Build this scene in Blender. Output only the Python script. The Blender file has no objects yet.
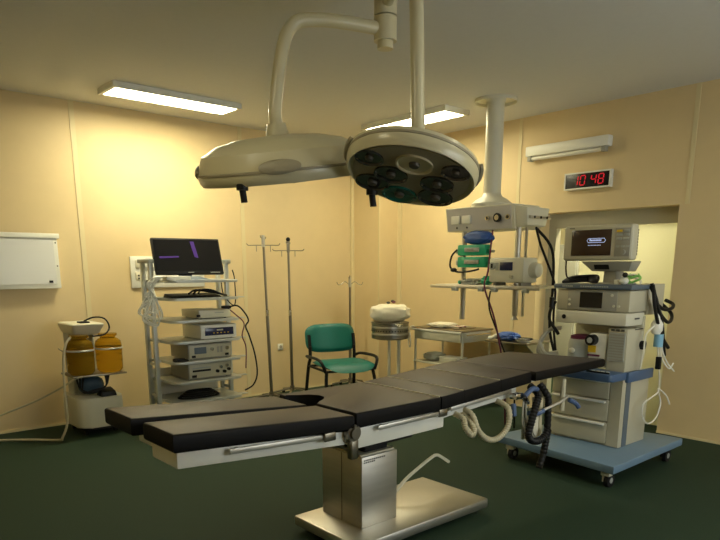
import bpy, bmesh, math, random
from mathutils import Vector, Matrix
R = math.radians
random.seed(7)
scn = bpy.context.scene
COL = scn.collection

# ------------------------------------------------------------ camera, world, exposure
AZ, PITCH, EYE = R(48.8), math.atan(144/648), 1.6
g = Vector((math.cos(AZ), math.sin(AZ), 0)); rt = Vector((math.sin(AZ), -math.cos(AZ), 0))
fw = g*math.cos(PITCH) - Vector((0, 0, math.sin(PITCH))); up = g*math.sin(PITCH) + Vector((0, 0, math.cos(PITCH)))
cd = bpy.data.cameras.new('camera'); cam = bpy.data.objects.new('camera', cd); COL.objects.link(cam)
m = Matrix((rt, up, -fw)).transposed().to_4x4(); m.translation = Vector((0, 0, EYE)); cam.matrix_world = m
cd.sensor_fit = 'HORIZONTAL'; cd.sensor_width = 36; cd.lens = 36*648/720
cd.shift_x = -3/720; cd.shift_y = 140/720; cd.clip_start = .05; cd.clip_end = 60
scn.camera = cam
w = bpy.data.worlds.new('world'); scn.world = w; w.use_nodes = True
w.node_tree.nodes['Background'].inputs[0].default_value = (.9, .85, .7, 1)
w.node_tree.nodes['Background'].inputs[1].default_value = .05
vs = scn.view_settings; vs.view_transform = 'Standard'; vs.look = 'None'; vs.gamma = 1; vs.use_curve_mapping = False
vs.exposure = 0.12
LAMP_COL = (1.0, .91, .60)
LAMPS = [  # x, y, length along x, length along y, strength
    (3.0, 6.15, 1.2, .3, 44.0), (5.35, 5.3, .3, 1.2, 27.0), (3.4, .6, .3, 1.2, 14.0), (.4, 2.6, 1.2, .3, 12.0)]
WINDOW_FILL = 4.6  # glow strength of the added fill window
CORRIDOR = 95.0

# ------------------------------------------------------------ materials
M = {}
def mat(name, col, rough=.5, metal=0, noise=.0, scale=20, emit=0, bump=0, trans=0, alpha=1, coat=0, aniso=None, spec=None):
    ma = bpy.data.materials.new(name); ma.use_nodes = True; nt = ma.node_tree; b = nt.nodes['Principled BSDF']
    c = (*col, 1)
    b.inputs['Base Color'].default_value = c; b.inputs['Roughness'].default_value = rough; b.inputs['Metallic'].default_value = metal
    if spec is not None: b.inputs['Specular IOR Level'].default_value = spec
    if coat: b.inputs['Coat Weight'].default_value = coat
    if trans: b.inputs['Transmission Weight'].default_value = trans
    if alpha < 1: b.inputs['Alpha'].default_value = alpha
    if emit:
        b.inputs['Emission Color'].default_value = c; b.inputs['Emission Strength'].default_value = emit
    if noise or bump:
        tc = nt.nodes.new('ShaderNodeTexCoord'); n = nt.nodes.new('ShaderNodeTexNoise'); n.inputs['Scale'].default_value = scale
        n.inputs['Detail'].default_value = 5
        src = tc.outputs['Object']
        if aniso:
            mp = nt.nodes.new('ShaderNodeMapping'); mp.inputs['Scale'].default_value = aniso
            nt.links.new(src, mp.inputs[0]); src = mp.outputs[0]
        nt.links.new(src, n.inputs['Vector'])
        if noise:
            mx = nt.nodes.new('ShaderNodeMix'); mx.data_type = 'RGBA'
            mx.inputs['A'].default_value = tuple(max(0, v*(1-noise)) for v in col)+(1,)
            mx.inputs['B'].default_value = tuple(min(1, v*(1+noise)) for v in col)+(1,)
            nt.links.new(n.outputs['Fac'], mx.inputs['Factor']); nt.links.new(mx.outputs['Result'], b.inputs['Base Color'])
        if bump:
            bp = nt.nodes.new('ShaderNodeBump'); bp.inputs['Strength'].default_value = bump; bp.inputs['Distance'].default_value = .01
            nt.links.new(n.outputs['Fac'], bp.inputs['Height']); nt.links.new(bp.outputs[0], b.inputs['Normal'])
    M[name] = ma; return ma
mat('wall', (.745, .59, .325), .55, noise=.04, scale=6)
mat('joint', (.75, .64, .37), .45)
mat('ceiling', (.72, .72, .70), .8, noise=.03)
mat('floor', (.024, .047, .028), .75, spec=.2, noise=.4, scale=120)
mat('white', (.86, .86, .78), .35, noise=.03, scale=8)
mat('offwhite', (.72, .70, .56), .4, noise=.04, scale=8)
mat('beige', (.55, .52, .385), .4, noise=.04, scale=10)
mat('greybeige', (.36, .35, .29), .45, noise=.04, scale=10)
mat('lampshell', (.60, .55, .36), .28, noise=.03, scale=6)
mat('lampgrey', (.34, .30, .20), .5)
mat('black', (.008, .008, .008), .45, spec=.3)
mat('rubber', (.012, .012, .012), .7, spec=.3)
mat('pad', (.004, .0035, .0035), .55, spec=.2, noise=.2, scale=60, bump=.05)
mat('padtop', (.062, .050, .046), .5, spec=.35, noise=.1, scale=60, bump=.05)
mat('steel', (.60, .58, .52), .45, metal=1, noise=.12, scale=5, aniso=(1, 1, 8))
mat('steeldark', (.30, .27, .21), .35, metal=1, noise=.15, scale=8)
mat('chrome', (.70, .68, .62), .15, metal=1)
mat('alu', (.58, .60, .56), .4, metal=.3)
mat('greypaint', (.42, .44, .40), .45, noise=.03)
mat('green', (.002, .135, .108), .45, noise=.08, scale=30, bump=.05)
mat('medgreen', (.02, .45, .24), .4)
mat('blue', (.03, .10, .38), .5)
mat('bluegrey', (.12, .155, .19), .4)
mat('baseblue', (.17, .27, .38), .4, noise=.05)
mat('panel', (.62, .60, .58), .35, noise=.03); mat('handleblue', (.07, .12, .26), .45)
mat('trayblue', (.07, .13, .25), .4)
am = mat('amber', (.66, .40, .03), .12, trans=.85); am.node_tree.nodes['Principled BSDF'].inputs['IOR'].default_value = 1.12
mat('screen', (.012, .012, .014), .12)
mat('screenbrown', (.055, .032, .02), .2)
mat('screenblue', (.015, .02, .07), .2)
mat('purple', (.05, .015, .17), .5, emit=.30)
mat('glowwhite', (.55, .65, 1), .5, emit=.45)
mat('red', (.75, .01, .03), .5, emit=.40)
mat('cloth', (.72, .68, .54), .9, noise=.08, scale=25, bump=.5)
mat('clearwhite', (.88, .87, .78), .3)
mat('hosebeige', (.55, .50, .34), .5)
mat('tealglass', (.01, .12, .09), .12, coat=.4)
mat('darkglass', (.035, .034, .03), .12, coat=.5)
mat('reflector', (.10, .09, .07), .5, metal=.3)
mat('yellow', (.75, .50, .02), .5)
mat('cyan', (.25, .52, .72), .4)
mat('limegreen', (.22, .55, .12), .5)
mat('magenta', (.14, .02, .06), .5)
mat('bagblue', (.04, .08, .12), .5, noise=.2, scale=15, bump=.4)
mat('doorpale', (.72, .69, .50), .4, noise=.04, scale=3)
mat('lightface', (1.0, .93, .68), .5, emit=1)
mat('film', (.80, .80, .74), .3)
mat('hatch', (.06, .06, .05), .5)
mat('drumsteel', (.30, .28, .22), .35, metal=.9, noise=.3, scale=14)

fm = mat('frosted', (.80, .78, .62), .5); nt = fm.node_tree
tl_ = nt.nodes.new('ShaderNodeBsdfTranslucent'); tl_.inputs[0].default_value = (.88, .87, .72, 1); mx_ = nt.nodes.new('ShaderNodeMixShader'); mx_.inputs[0].default_value = .6
nt.links.new(nt.nodes['Principled BSDF'].outputs[0], mx_.inputs[1]); nt.links.new(tl_.outputs[0], mx_.inputs[2]); nt.links.new(mx_.outputs[0], nt.nodes['Material Output'].inputs[0])
# ------------------------------------------------------------ mesh helpers
ORG = {}
class MB:
    def __init__(s): s.bm = bmesh.new(); s.slots = []
    def _mi(s, f, mn):
        if mn is None: return
        if mn not in s.slots: s.slots.append(mn)
        f.material_index = s.slots.index(mn)
    def _tf(s, vs, mt):
        if mt is not None:
            for v in vs: v.co = mt @ v.co
    def hexa(s, pts, bev=0, seg=2, mn=None):
        t = bmesh.new(); v = [t.verts.new(p) for p in pts]
        for f in ((0, 3, 2, 1), (4, 5, 6, 7), (0, 1, 5, 4), (1, 2, 6, 5), (2, 3, 7, 6), (3, 0, 4, 7)): t.faces.new([v[i] for i in f])
        if bev: bmesh.ops.bevel(t, geom=list(t.edges), offset=bev, segments=seg, profile=.5, affect='EDGES')
        bmesh.ops.recalc_face_normals(t, faces=t.faces)
        s._join(t, mn); return s
    def _join(s, t, mn=None):
        mp = {v: s.bm.verts.new(v.co) for v in t.verts}
        for f in t.faces:
            try: nf = s.bm.faces.new([mp[v] for v in f.verts])
            except ValueError: continue
            s._mi(nf, mn)
        t.free()
    def box(s, x0, x1, y0, y1, z0, z1, bev=0, mt=None, seg=2, mn=None):
        p = [Vector(q) for q in ((x0, y0, z0), (x1, y0, z0), (x1, y1, z0), (x0, y1, z0), (x0, y0, z1), (x1, y0, z1), (x1, y1, z1), (x0, y1, z1))]
        if mt is not None: p = [mt @ q for q in p]
        return s.hexa(p, bev, seg, mn)
    def prism(s, pts, z0, z1, bev=0, mt=None, mn=None, seg=2):   # polygon in xy extruded in z
        t = bmesh.new(); b = [t.verts.new((x, y, z0)) for x, y in pts]; a = [t.verts.new((x, y, z1)) for x, y in pts]
        n = len(pts); t.faces.new(b[::-1]); t.faces.new(a)
        for i in range(n): t.faces.new((b[i], b[(i+1) % n], a[(i+1) % n], a[i]))
        if bev:
            es = [e for e in t.edges if abs(e.verts[0].co.z-e.verts[1].co.z) < 1e-6]
            bmesh.ops.bevel(t, geom=es, offset=bev, segments=seg, profile=.5, affect='EDGES')
        bmesh.ops.recalc_face_normals(t, faces=t.faces)
        if mt is not None:
            for v in t.verts: v.co = mt @ v.co
        s._join(t, mn); return s
    def lathe(s, prof, mt=None, seg=32, mn=None, sy=1, close=True):   # profile (r, z) about z
        t = bmesh.new(); rows = []
        for r, z in prof:
            if r < 1e-5: rows.append([t.verts.new((0, 0, z))])
            else: rows.append([t.verts.new((r*math.cos(2*math.pi*k/seg), sy*r*math.sin(2*math.pi*k/seg), z)) for k in range(seg)])
        for a, b in zip(rows, rows[1:]):
            for k in range(seg):
                q = [a[k % len(a)], a[(k+1) % len(a)], b[(k+1) % len(b)], b[k % len(b)]]
                u = []
                for v in q:
                    if v not in u: u.append(v)
                if len(u) > 2:
                    try: t.faces.new(u)
                    except ValueError: pass
        if close:
            if len(rows[0]) > 1: t.faces.new(rows[0][::-1])
            if len(rows[-1]) > 1: t.faces.new(rows[-1])
        bmesh.ops.recalc_face_normals(t, faces=t.faces)
        if mt is not None:
            for v in t.verts: v.co = mt @ v.co
        s._join(t, mn); return s
    def cyl(s, a, b, r, r2=None, seg=16, mn=None):
        a, b = Vector(a), Vector(b); d = b-a
        mt = Matrix.Translation(a) @ d.to_track_quat('Z', 'Y').to_matrix().to_4x4()
        return s.lathe([(r, 0), (r if r2 is None else r2, d.length)], mt, seg, mn)
    def tube(s, pts, r, seg=8, smooth=4, mn=None):
        P = [Vector(p) for p in pts]
        if smooth and len(P) > 2:
            Q = []
            for i in range(len(P)-1):
                p0, p1, p2, p3 = P[max(i-1, 0)], P[i], P[i+1], P[min(i+2, len(P)-1)]
                for k in range(smooth):
                    t = k/smooth
                    Q.append(.5*((2*p1)+(p2-p0)*t+(2*p0-5*p1+4*p2-p3)*t*t+(3*p1-p0-3*p2+p3)*t**3))
            Q.append(P[-1]); P = Q
        t = bmesh.new(); rows = []; nrm = None
        for i, p in enumerate(P):
            d = (P[min(i+1, len(P)-1)]-P[max(i-1, 0)])
            if d.length < 1e-7: d = Vector((0, 0, 1))
            d.normalize()
            if nrm is None: nrm = d.orthogonal().normalized()
            else:
                nrm = nrm-d*nrm.dot(d)
                nrm = nrm.normalized() if nrm.length > 1e-6 else d.orthogonal().normalized()
            bn = d.cross(nrm); rr = r(i/(len(P)-1)) if callable(r) else r
            rows.append([t.verts.new(p+nrm*rr*math.cos(2*math.pi*k/seg)+bn*rr*math.sin(2*math.pi*k/seg)) for k in range(seg)])
        for a, b in zip(rows, rows[1:]):
            for k in range(seg): t.faces.new((a[k], a[(k+1) % seg], b[(k+1) % seg], b[k]))
        t.faces.new(rows[0][::-1]); t.faces.new(rows[-1])
        bmesh.ops.recalc_face_normals(t, faces=t.faces)
        s._join(t, mn); return s
    def ball(s, c, r, sc=(1, 1, 1), mn=None, seg=16):
        n = seg//2; pr = [(r*math.sin(math.pi*i/n), -r*math.cos(math.pi*i/n)) for i in range(n+1)]
        mt = Matrix.Translation(Vector(c)) @ Matrix.Diagonal((*sc, 1))
        return s.lathe(pr, mt, seg, mn)
    def build(s, name, m='white', parent=None, smooth=True):
        me = bpy.data.meshes.new(name); o = bpy.data.objects.new(name, me)
        off = ORG.get(parent.name if parent else None)
        if parent is None:
            xs = [v.co.x for v in s.bm.verts]; ys = [v.co.y for v in s.bm.verts]; zs = [v.co.z for v in s.bm.verts]
            off = Vector(((min(xs)+max(xs))/2, (min(ys)+max(ys))/2, min(zs))); o.location = off
        if off is not None:
            for v in s.bm.verts: v.co -= off
        s.bm.to_mesh(me); s.bm.free(); COL.objects.link(o); ORG[o.name] = off
        for mn in ([m] if not s.slots else s.slots): me.materials.append(M[mn])
        if smooth:
            me.polygons.foreach_set('use_smooth', [True]*len(me.polygons))
            try: me.set_sharp_from_angle(angle=R(35))
            except Exception: pass
        o.parent = parent; return o
def tag(o, label, cat, group=None, kind=None):
    if label: o['label'] = label
    if cat: o['category'] = cat
    if group: o['group'] = group
    if kind: o['kind'] = kind
    return o
def thing(name, loc, label, cat, group=None, local=False, rz=0):
    o = bpy.data.objects.new(name, None); o.empty_display_size = .1; COL.objects.link(o); o.location = loc; o.rotation_euler.z = rz
    ORG[o.name] = None if local else Vector(loc)
    return tag(o, label, cat, group)
def struct(o): o['kind'] = 'structure'; return o
def copy_tree(o, parent=None):
    c = o.copy(); COL.objects.link(c); c.parent = parent
    for ch in list(o.children): copy_tree(ch, c)
    return c
def part_label(o, t): o['label'] = t; return o

# ------------------------------------------------------------ room shell
XB, YA, H = 6.25, 6.936, 3.16          # wall with the doorway, long back wall, ceiling height
X0, Y0 = -1.6, -1.6                    # walls behind the camera
DY0, DY1, DZ = 2.75, 4.23, 2.15        # doorway recess
XR = 6.5                               # back of the recess
struct(MB().box(X0-.1, 10.2, Y0-.1, YA+.1, -.1, 0).build('floor', 'floor'))
struct(MB().box(X0-.1, 10.2, Y0-.1, YA+.1, H, H+.1).build('ceiling', 'ceiling'))
struct(MB().box(X0-.1, XB+.3, YA, YA+.1, 0, H).build('wall_back', 'wall'))
wb = MB(); wb.box(XB, XR, Y0-.1, DY0, 0, H); wb.box(XB, XR, DY1, YA, 0, H); wb.box(XB, XR, DY0, DY1, DZ, H)
struct(wb.build('wall_right', 'wall', smooth=False))
struct(MB().box(X0-.1, X0, Y0-.1, YA+.1, 0, H).build('wall_left', 'wall'))
struct(MB().box(X0, XB, Y0-.1, Y0, 0, H).build('wall_front', 'wall'))
struct(MB().box(5.89, XB, 6.41, YA, 0, H, ).build('wall_corner_column', 'wall'))
tr = 0
def joint(x0, x1, y0, y1, z0=.0, z1=H, mm='joint'):
    global tr; tr += 1
    struct(MB().box(x0, x1, y0, y1, z0, z1).build('trim_%d' % tr, mm, smooth=False))
for x in (.45, 2.318, 4.18): joint(x-.025, x+.025, YA-.006, YA)
joint(5.84, 5.89, YA-.03, YA); joint(XB-.03, XB, 6.35, 6.41)
joint(5.884, 5.89, 6.404, 6.42)
for y, z in ((4.53, 0), (2.68, DZ), (.8, 0)): joint(XB-.006, XB, y-.02, y+.02, z)
struct(MB().box(X0, 5.89, YA-.012, YA, 0, .02).build('baseboard_back', 'joint'))
bb = MB(); bb.box(XB-.012, XB, Y0, DY0, 0, .02); bb.box(XB-.012, XB, DY1, 6.35, 0, .02); struct(bb.build('baseboard_right', 'joint'))
# doorway: aluminium frame in the recess, one pale leaf closed, the other open on the next room
df = MB()
df.box(XR-.06, XR+.03, DY1-.09, DY1, 0, DZ); df.box(XR-.06, XR+.03, DY0, DY0+.04, 0, DZ); df.box(XR-.06, XR+.03, DY0+.04, DY1-.09, 2.0, DZ)
df.box(XR-.063, XR-.05, 3.745, 3.755, 2.0, 2.12)
struct(df.build('door_1', 'beige', smooth=False))
lf = MB(); lf.box(XR-.02, XR+.02, DY0+.04, 3.86, .01, 2.0, bev=.004); door = struct(lf.build('door_2', 'frosted'))
dh = MB(); dh.tube([(XR-.02, 3.76, 1.0), (XR-.06, 3.76, 1.0), (XR-.06, 3.76, 1.2), (XR-.02, 3.76, 1.2)], .01, smooth=0); dh.build('door_handle', 'chrome', door)
# next room
struct(MB().box(9.4, 9.5, 1.0, YA+.1, 0, H).build('wall_next_room', 'doorpale'))
struct(MB().box(XR, 9.4, 1.0, 1.1, 0, H).build('wall_next_room_side', 'doorpale'))
struct(MB().box(XR, 9.4, YA, YA+.1, 0, H).build('wall_next_room_end', 'doorpale'))
t = thing('storage_cabinet', (8.7, 5.3, 0), 'tall grey cabinet seen through the open slot of the doorway', 'cabinet')
MB().box(8.5, 8.95, 5.08, 5.62, .05, 1.9, bev=.01).build('body', 'greypaint', t)
d = MB().box(8.475, 8.498, 5.10, 5.60, .08, 1.87, bev=.005).build('door', 'greypaint', t)
MB().box(8.45, 8.475, 5.14, 5.16, .9, 1.05, bev=.004).build('handle', 'chrome', d)
MB().box(8.52, 8.93, 5.1, 5.6, 0, .05).build('plinth', 'black', t)
wf = MB()  # unseen window, added to light faces turned towards the camera side
for x in (2.4, 3.9, 5.4): wf.box(x, x+.06, Y0, Y0+.06, .95, 2.45)
for z in (.95, 2.41): wf.box(2.4, 5.46, Y0, Y0+.06, z, z+.06)
wf = struct(wf.build('fill_window_1', 'white', smooth=False))
dl = M['lightface'].copy(); M['fill_glow'] = dl; b_ = dl.node_tree.nodes['Principled BSDF']
b_.inputs['Emission Color'].default_value = (.90, .97, 1, 1); b_.inputs['Emission Strength'].default_value = WINDOW_FILL
MB().box(2.46, 5.4, Y0+.004, Y0+.02, 1.01, 2.41).build('fill_pane', 'fill_glow', wf)  # glowing sheet in the added window, serves as fill light
# ceiling lights
def light(x, y, lx, ly, st, label, zc=H):
    t = thing('ceiling_light', (x, y, zc-.05), label, 'ceiling light', 'fluorescent ceiling lights')
    fr = MB(); a, b = lx/2, ly/2; k = .035
    fr.box(x-a-k, x+a+k, y-b-k, y-b, zc-.05, zc); fr.box(x-a-k, x+a+k, y+b, y+b+k, zc-.05, zc)
    fr.box(x-a-k, x-a, y-b, y+b, zc-.05, zc); fr.box(x+a, x+a+k, y-b, y+b, zc-.05, zc)
    fr.build('frame', 'white', t)
    ma = M['lightface'].copy(); b_ = ma.node_tree.nodes['Principled BSDF']
    b_.inputs['Emission Color'].default_value = (*LAMP_COL, 1); b_.inputs['Emission Strength'].default_value = st
    M['lf%f%f' % (x, y)] = ma
    MB().box(x-a, x+a, y-b, y+b, zc-.04, zc-.003).build('diffuser', 'lf%f%f' % (x, y), t)
for i, L in enumerate(LAMPS):
    light(*L, ['bright fluorescent ceiling light close to the back wall above the equipment rack', 'fluorescent ceiling light near the corner column',
               'fluorescent ceiling light nearest the wall with the red clock', 'fluorescent ceiling light above the open floor at the foot of the operating table'][i])
light(7.4, 3.6, .3, 1.2, CORRIDOR, 'ceiling light in the next room beyond the doorway')

# ------------------------------------------------------------ wall things
# film viewer on the back wall
t = thing('light_box', (1.6, YA, 1.386), 'white framed switched-off x-ray light box on the back wall', 'light box')
f = MB(); f.box(1.15, 2.05, YA-.075, YA, 1.386, 1.907, bev=.006)
f.box(1.13, 2.07, YA-.09, YA, 1.86, 1.907, bev=.006); f.build('housing', 'white', t)
s = MB().box(1.19, 2.01, YA-.079, YA-.075, 1.43, 1.85).build('viewing_panel', 'film', t)
MB().box(1.94, 1.975, YA-.09, YA-.079, 1.44, 1.462, bev=.003).build('switch', 'black', t)
c = MB()
for z in (1.6, 1.82): c.cyl((2.03, YA-.082, z), (2.03, YA-.074, z), .006)
c.build('clip', 'black', t)
# socket panel
t = thing('socket_panel', (3.2, YA, 1.37), 'white wall panel with sockets behind the equipment rack', 'socket panel')
MB().box(2.78, 3.636, YA-.02, YA, 1.37, 1.70, bev=.006).build('plate', 'white', t)
for x in (2.86, 3.05, 3.25, 3.5):
    q = MB(); q.box(x-.035, x+.035, YA-.026, YA-.02, 1.42 if x > 2.9 else 1.45, 1.49 if x > 2.9 else 1.54, bev=.004); q = q.build('socket', 'offwhite', t)
    k = MB()
    for dz in ((.04, .07) if x < 2.9 else (.03,)):
        k.cyl((x, YA-.028, 1.43+dz), (x, YA-.0255, 1.43+dz), .010)
    k.build('socket_hole', 'black', q)
MB().box(2.83, 2.90, YA-.03, YA-.02, 1.58, 1.66, bev=.005).build('switch', 'offwhite', t)
# small white socket by the chair
t = thing('wall_socket', (4.66, YA, .55), 'small white wall socket low on the back wall behind the green chair', 'wall socket')
MB().box(4.62, 4.70, YA-.012, YA, .55, .63, bev=.004).build('plate', 'white', t); MB().cyl((4.66, YA-.014, .59), (4.66, YA-.011, .59), .02).build('socket_hole', 'greybeige', t)
# clock
cy0, cy1, cz0, cz1 = 3.42, 3.93, 2.36, 2.525
t = thing('digital_clock', (XB, 3.675, cz0), 'black digital wall clock with white frame and red digits above the doorway', 'clock')
f = MB(); k = .014
f.box(XB-.05, XB, cy0, cy1, cz0, cz0+k); f.box(XB-.05, XB, cy0, cy1, cz1-k, cz1); f.box(XB-.05, XB, cy0, cy0+k, cz0+k, cz1-k); f.box(XB-.05, XB, cy1-k, cy1, cz0+k, cz1-k)
f.build('frame', 'white', t, smooth=False)
MB().box(XB-.042, XB-.005, cy0+k, cy1-k, cz0+k, cz1-k).build('face', 'screen', t)
SEG = {'0': 'abcdef', '1': 'bc', '4': 'bcfg', '8': 'abcdefg'}
def digit(ch, yl, z0, wd, hh):  # yl = y of the left side as read (larger y is left)
    o = MB(); X = XB-.045; th = .010
    def sg(u0, v0, u1, v1):
        sl = .12
        a = Vector((X, yl-u0*wd-sl*v0*hh, z0+v0*hh)); b = Vector((X, yl-u1*wd-sl*v1*hh, z0+v1*hh))
        o.cyl(a, b, th/2, seg=6)
    P = {'a': (.12, 1, .88, 1), 'b': (1, .94, 1, .56), 'c': (1, .44, 1, .06), 'd': (.12, 0, .88, 0), 'e': (0, .06, 0, .44), 'f': (0, .56, 0, .94), 'g': (.12, .5, .88, .5)}
    for q in SEG[ch]: sg(*P[q])
    return o.build('digit', 'red', t, smooth=False)
for ch, yl in (('1', 3.835), ('0', 3.755), ('4', 3.635), ('8', 3.555)): digit(ch, yl, cz0+.04, .052, .09)
# tube lamp over the door wall
t = thing('wall_lamp', (XB, 4.0, 2.69), 'long pale switched-off tube lamp mounted high on the clock wall', 'wall lamp')
MB().box(XB-.09, XB, 3.45, 4.40, 2.74, 2.84, bev=.01).build('housing', 'white', t)
MB().cyl((XB-.06, 3.52, 2.715), (XB-.06, 4.33, 2.715), .02).build('tube', 'clearwhite', t)
e = MB(); e.box(XB-.09, XB-.03, 4.33, 4.37, 2.69, 2.74); e.build('end_bracket', 'greybeige', t)
e = MB(); e.box(XB-.09, XB-.03, 3.48, 3.52, 2.69, 2.74); e.build('end_bracket', 'greybeige', t)

# ------------------------------------------------------------ suction unit
t = t0 = thing('suction_unit', (2.03, 6.5, 0), 'white medical suction unit with two amber jars standing by the back wall', 'suction unit')
pts = []
def rrect(x0, x1, y0, y1, r, n=5):
    o = []
    for cx, cy, a0 in ((x1-r, y1-r, 0), (x0+r, y1-r, 90), (x0+r, y0+r, 180), (x1-r, y0+r, 270)):
        for k in range(n+1):
            a = R(a0+90*k/n); o.append((cx+r*math.cos(a), cy+r*math.sin(a)))
    return o
MB().prism(rrect(1.80, 2.24, 6.22, 6.78, .10), .085, .37, bev=.02).build('base', 'offwhite', t)
MB().prism(rrect(1.86, 2.20, 6.30, 6.74, .05), .045, .085).build('plinth', 'black', t)
for x, y in ((1.88, 6.34), (2.16, 6.34), (1.88, 6.7), (2.16, 6.7)):
    MB().cyl((x-.015, y, .025), (x+.015, y, .025), .025).build('caster', 'rubber', t)
MB().prism(rrect(1.86, 2.10, 6.52, 6.72, .03), .37, .97, bev=.008).build('tower', 'greypaint', t)
hd = MB()
hd.hexa([Vector(p) for p in ((1.86, 6.38, .955), (2.10, 6.38, .955), (2.10, 6.74, .955), (1.86, 6.74, .955), (1.82, 6.28, 1.07), (2.14, 6.28, 1.07), (2.14, 6.76, 1.07), (1.82, 6.76, 1.07))], bev=.03, seg=3)
hd.build('control_head', 'offwhite', t)
MB().box(1.93, 2.02, 6.38, 6.48, 1.07, 1.085, bev=.004).build('switch', 'black', t)
MB().tube([(1.98, 6.43, 1.085), (2.06, 6.40, 1.12), (2.14, 6.33, 1.11), (2.17, 6.3, 1.03), (2.10, 6.24, .97), (1.98, 6.22, .96)], .008).build('cable', 'black', t)
for x, y in ((1.87, 6.28), (2.145, 6.30)):
    j = MB().lathe([(0, .605), (.095, .605), (.118, .63), (.122, .70), (.117, .705), (.122, .71), (.122, .76), (.117, .765), (.122, .77), (.122, .86), (.115, .90), (.085, .925), (.07, .93), (.07, .945), (.085, .95), (.085, .972), (0, .975)], Matrix.Translation((x, y, 0)), 32).build('jar', 'amber', t)
    MB().lathe([(.126, .825), (.130, .828), (.130, .838), (.126, .841)], Matrix.Translation((x, y, 0)), 32, close=False).build('band', 'alu', j)
sh = MB(); sh.box(1.76, 2.26, 6.18, 6.54, .585, .602, bev=.003); sh.tube([(1.76, 6.54, .83), (1.74, 6.30, .83), (1.87, 6.145, .83), (2.005, 6.29, .83), (2.15, 6.16, .83), (2.28, 6.32, .83), (2.1, 6.54, .83)], .005, smooth=5)
sh.build('jar_bracket', 'steeldark', t)
bg = MB(); bg.ball((1.99, 6.42, .47), .11, (1.15, .55, .85)); bg.build('hose_bundle', 'bagblue', t)
lp = MB()
for k in range(3):
    lp.tube([(1.84+.03*k, 6.36-.01*k, .57), (1.86+.01*k, 6.33, .46-.02*k), (1.97, 6.31, .41+.012*k), (2.10, 6.33, .46), (2.15-.02*k, 6.36, .57)], .008)
lp.build('coiled_lead', 'black', t)
h = MB(); h.tube([(1.80, 6.26, .965), (1.74, 6.24, .90), (1.70, 6.22, .75), (1.68, 6.20, .5), (1.67, 6.18, .2), (1.62, 6.2, .05), (1.60, 6.25, .018), (1.42, 6.42, .018), (1.15, 6.62, .018), (.8, 6.75, .018)], .011, seg=10, smooth=6)
h.build('suction_hose', 'hosebeige', t)
h = MB(); h.tube([(1.84, 6.17, .60), (1.78, 6.2, .58), (1.69, 6.3, .50), (1.55, 6.5, .38), (1.40, 6.62, .30), (1.1, 6.8, .16), (.9, 6.86, .03)], .009, seg=8, smooth=6)
h.build('suction_hose', 'hosebeige', t)
t0.location.x += .11
t = thing('foot_pedal', (2.10, 6.33, .37), 'small black foot pedal resting on the base of the suction unit', 'foot pedal')
MB().hexa([Vector(p) for p in ((2.02, 6.24, .371), (2.17, 6.24, .371), (2.17, 6.38, .371), (2.02, 6.38, .371), (2.03, 6.25, .42), (2.16, 6.25, .42), (2.16, 6.37, .445), (2.03, 6.37, .445))], bev=.006).build('body', 'black', t)
MB().tube([(2.10, 6.375, .40), (2.11, 6.41, .43), (2.10, 6.44, .52)], .006).build('cable', 'black', t)
t.location.x += .11
# caster of unidentified equipment cut by the left edge, drawn as a low wheeled base
t = thing('wheeled_base', (1.02, 6.06, 0), 'black wheeled base of unidentified equipment low on the floor at the left edge', 'equipment base')
MB().box(.84, 1.14, 5.92, 6.2, .12, .16, bev=.01).build('seat', 'rubber', t)  # low platform above the casters of the unidentified equipment
for x, y in ((.88, 5.96), (1.10, 5.96), (.88, 6.16), (1.10, 6.16)):
    l = MB().cyl((x, y, .05), (x, y, .12), .012).build('leg', 'steeldark', t)
    MB().cyl((x-.012, y, .028), (x+.012, y, .028), .028).build('wheel', 'rubber', l)

# ------------------------------------------------------------ endoscopy rack
SZ = [.283, .483, .682, .880, 1.084, 1.296, 1.468]
RX0, RX1, RF, RBk = 2.725, 3.475, 5.86, 6.46
t = thing('equipment_rack', (3.08, 6.3, 0), 'silver shelved equipment rack on the back wall side holding electronics', 'rack')
for x in (2.685, 3.51):
    for y in (6.20, 6.38):
        o = MB().box(x-.021, x+.021, y-.021, y+.021, .09, 1.63, bev=.006).build('post', 'alu', t)
    o = MB().box(x-.034, x+.034, 6.15, 6.43, 1.625, 1.665, bev=.008).build('top_cap', 'greypaint', t)
    o = MB().box(x-.03, x+.03, 5.86, 6.56, .07, .115, bev=.01).build('foot', 'greypaint', t)
    for y in (5.92, 6.5): MB().cyl((x-.015, y, .035), (x+.015, y, .035), .035).build('caster', 'rubber', t)
    for z in (.30, .62, 1.05): MB().box(x-.012, x+.012, 6.22, 6.34, z, z+.03).build('crossbar', 'alu', t)
br = MB(); br.box(2.70, 3.495, 6.37, 6.39, .13, .17); br.box(2.70, 3.495, 6.37, 6.39, 1.55, 1.59); br.build('brace', 'alu', t)
MB().box(2.69, 3.47, 6.422, 6.43, .20, .56).build('back_panel', 'offwhite', t)
for i, z in enumerate(SZ):
    pl = []
    r_ = .10
    for p in rrect(RX0, RX1, RF, 6.41, .07, 5): pl.append(p)
    s = MB(); s.prism(pl, z-.025, z, bev=.006); s.box(2.700, 2.735, 6.18, 6.40, z-.025, z-.004); s.box(3.46, 3.495, 6.18, 6.40, z-.025, z-.004)
    if i != 6: s.box(3.44, 3.56, 5.93, 6.0, z-.012, z-.002, bev=.003)
    s.build('shelf', 'alu', t)
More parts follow.
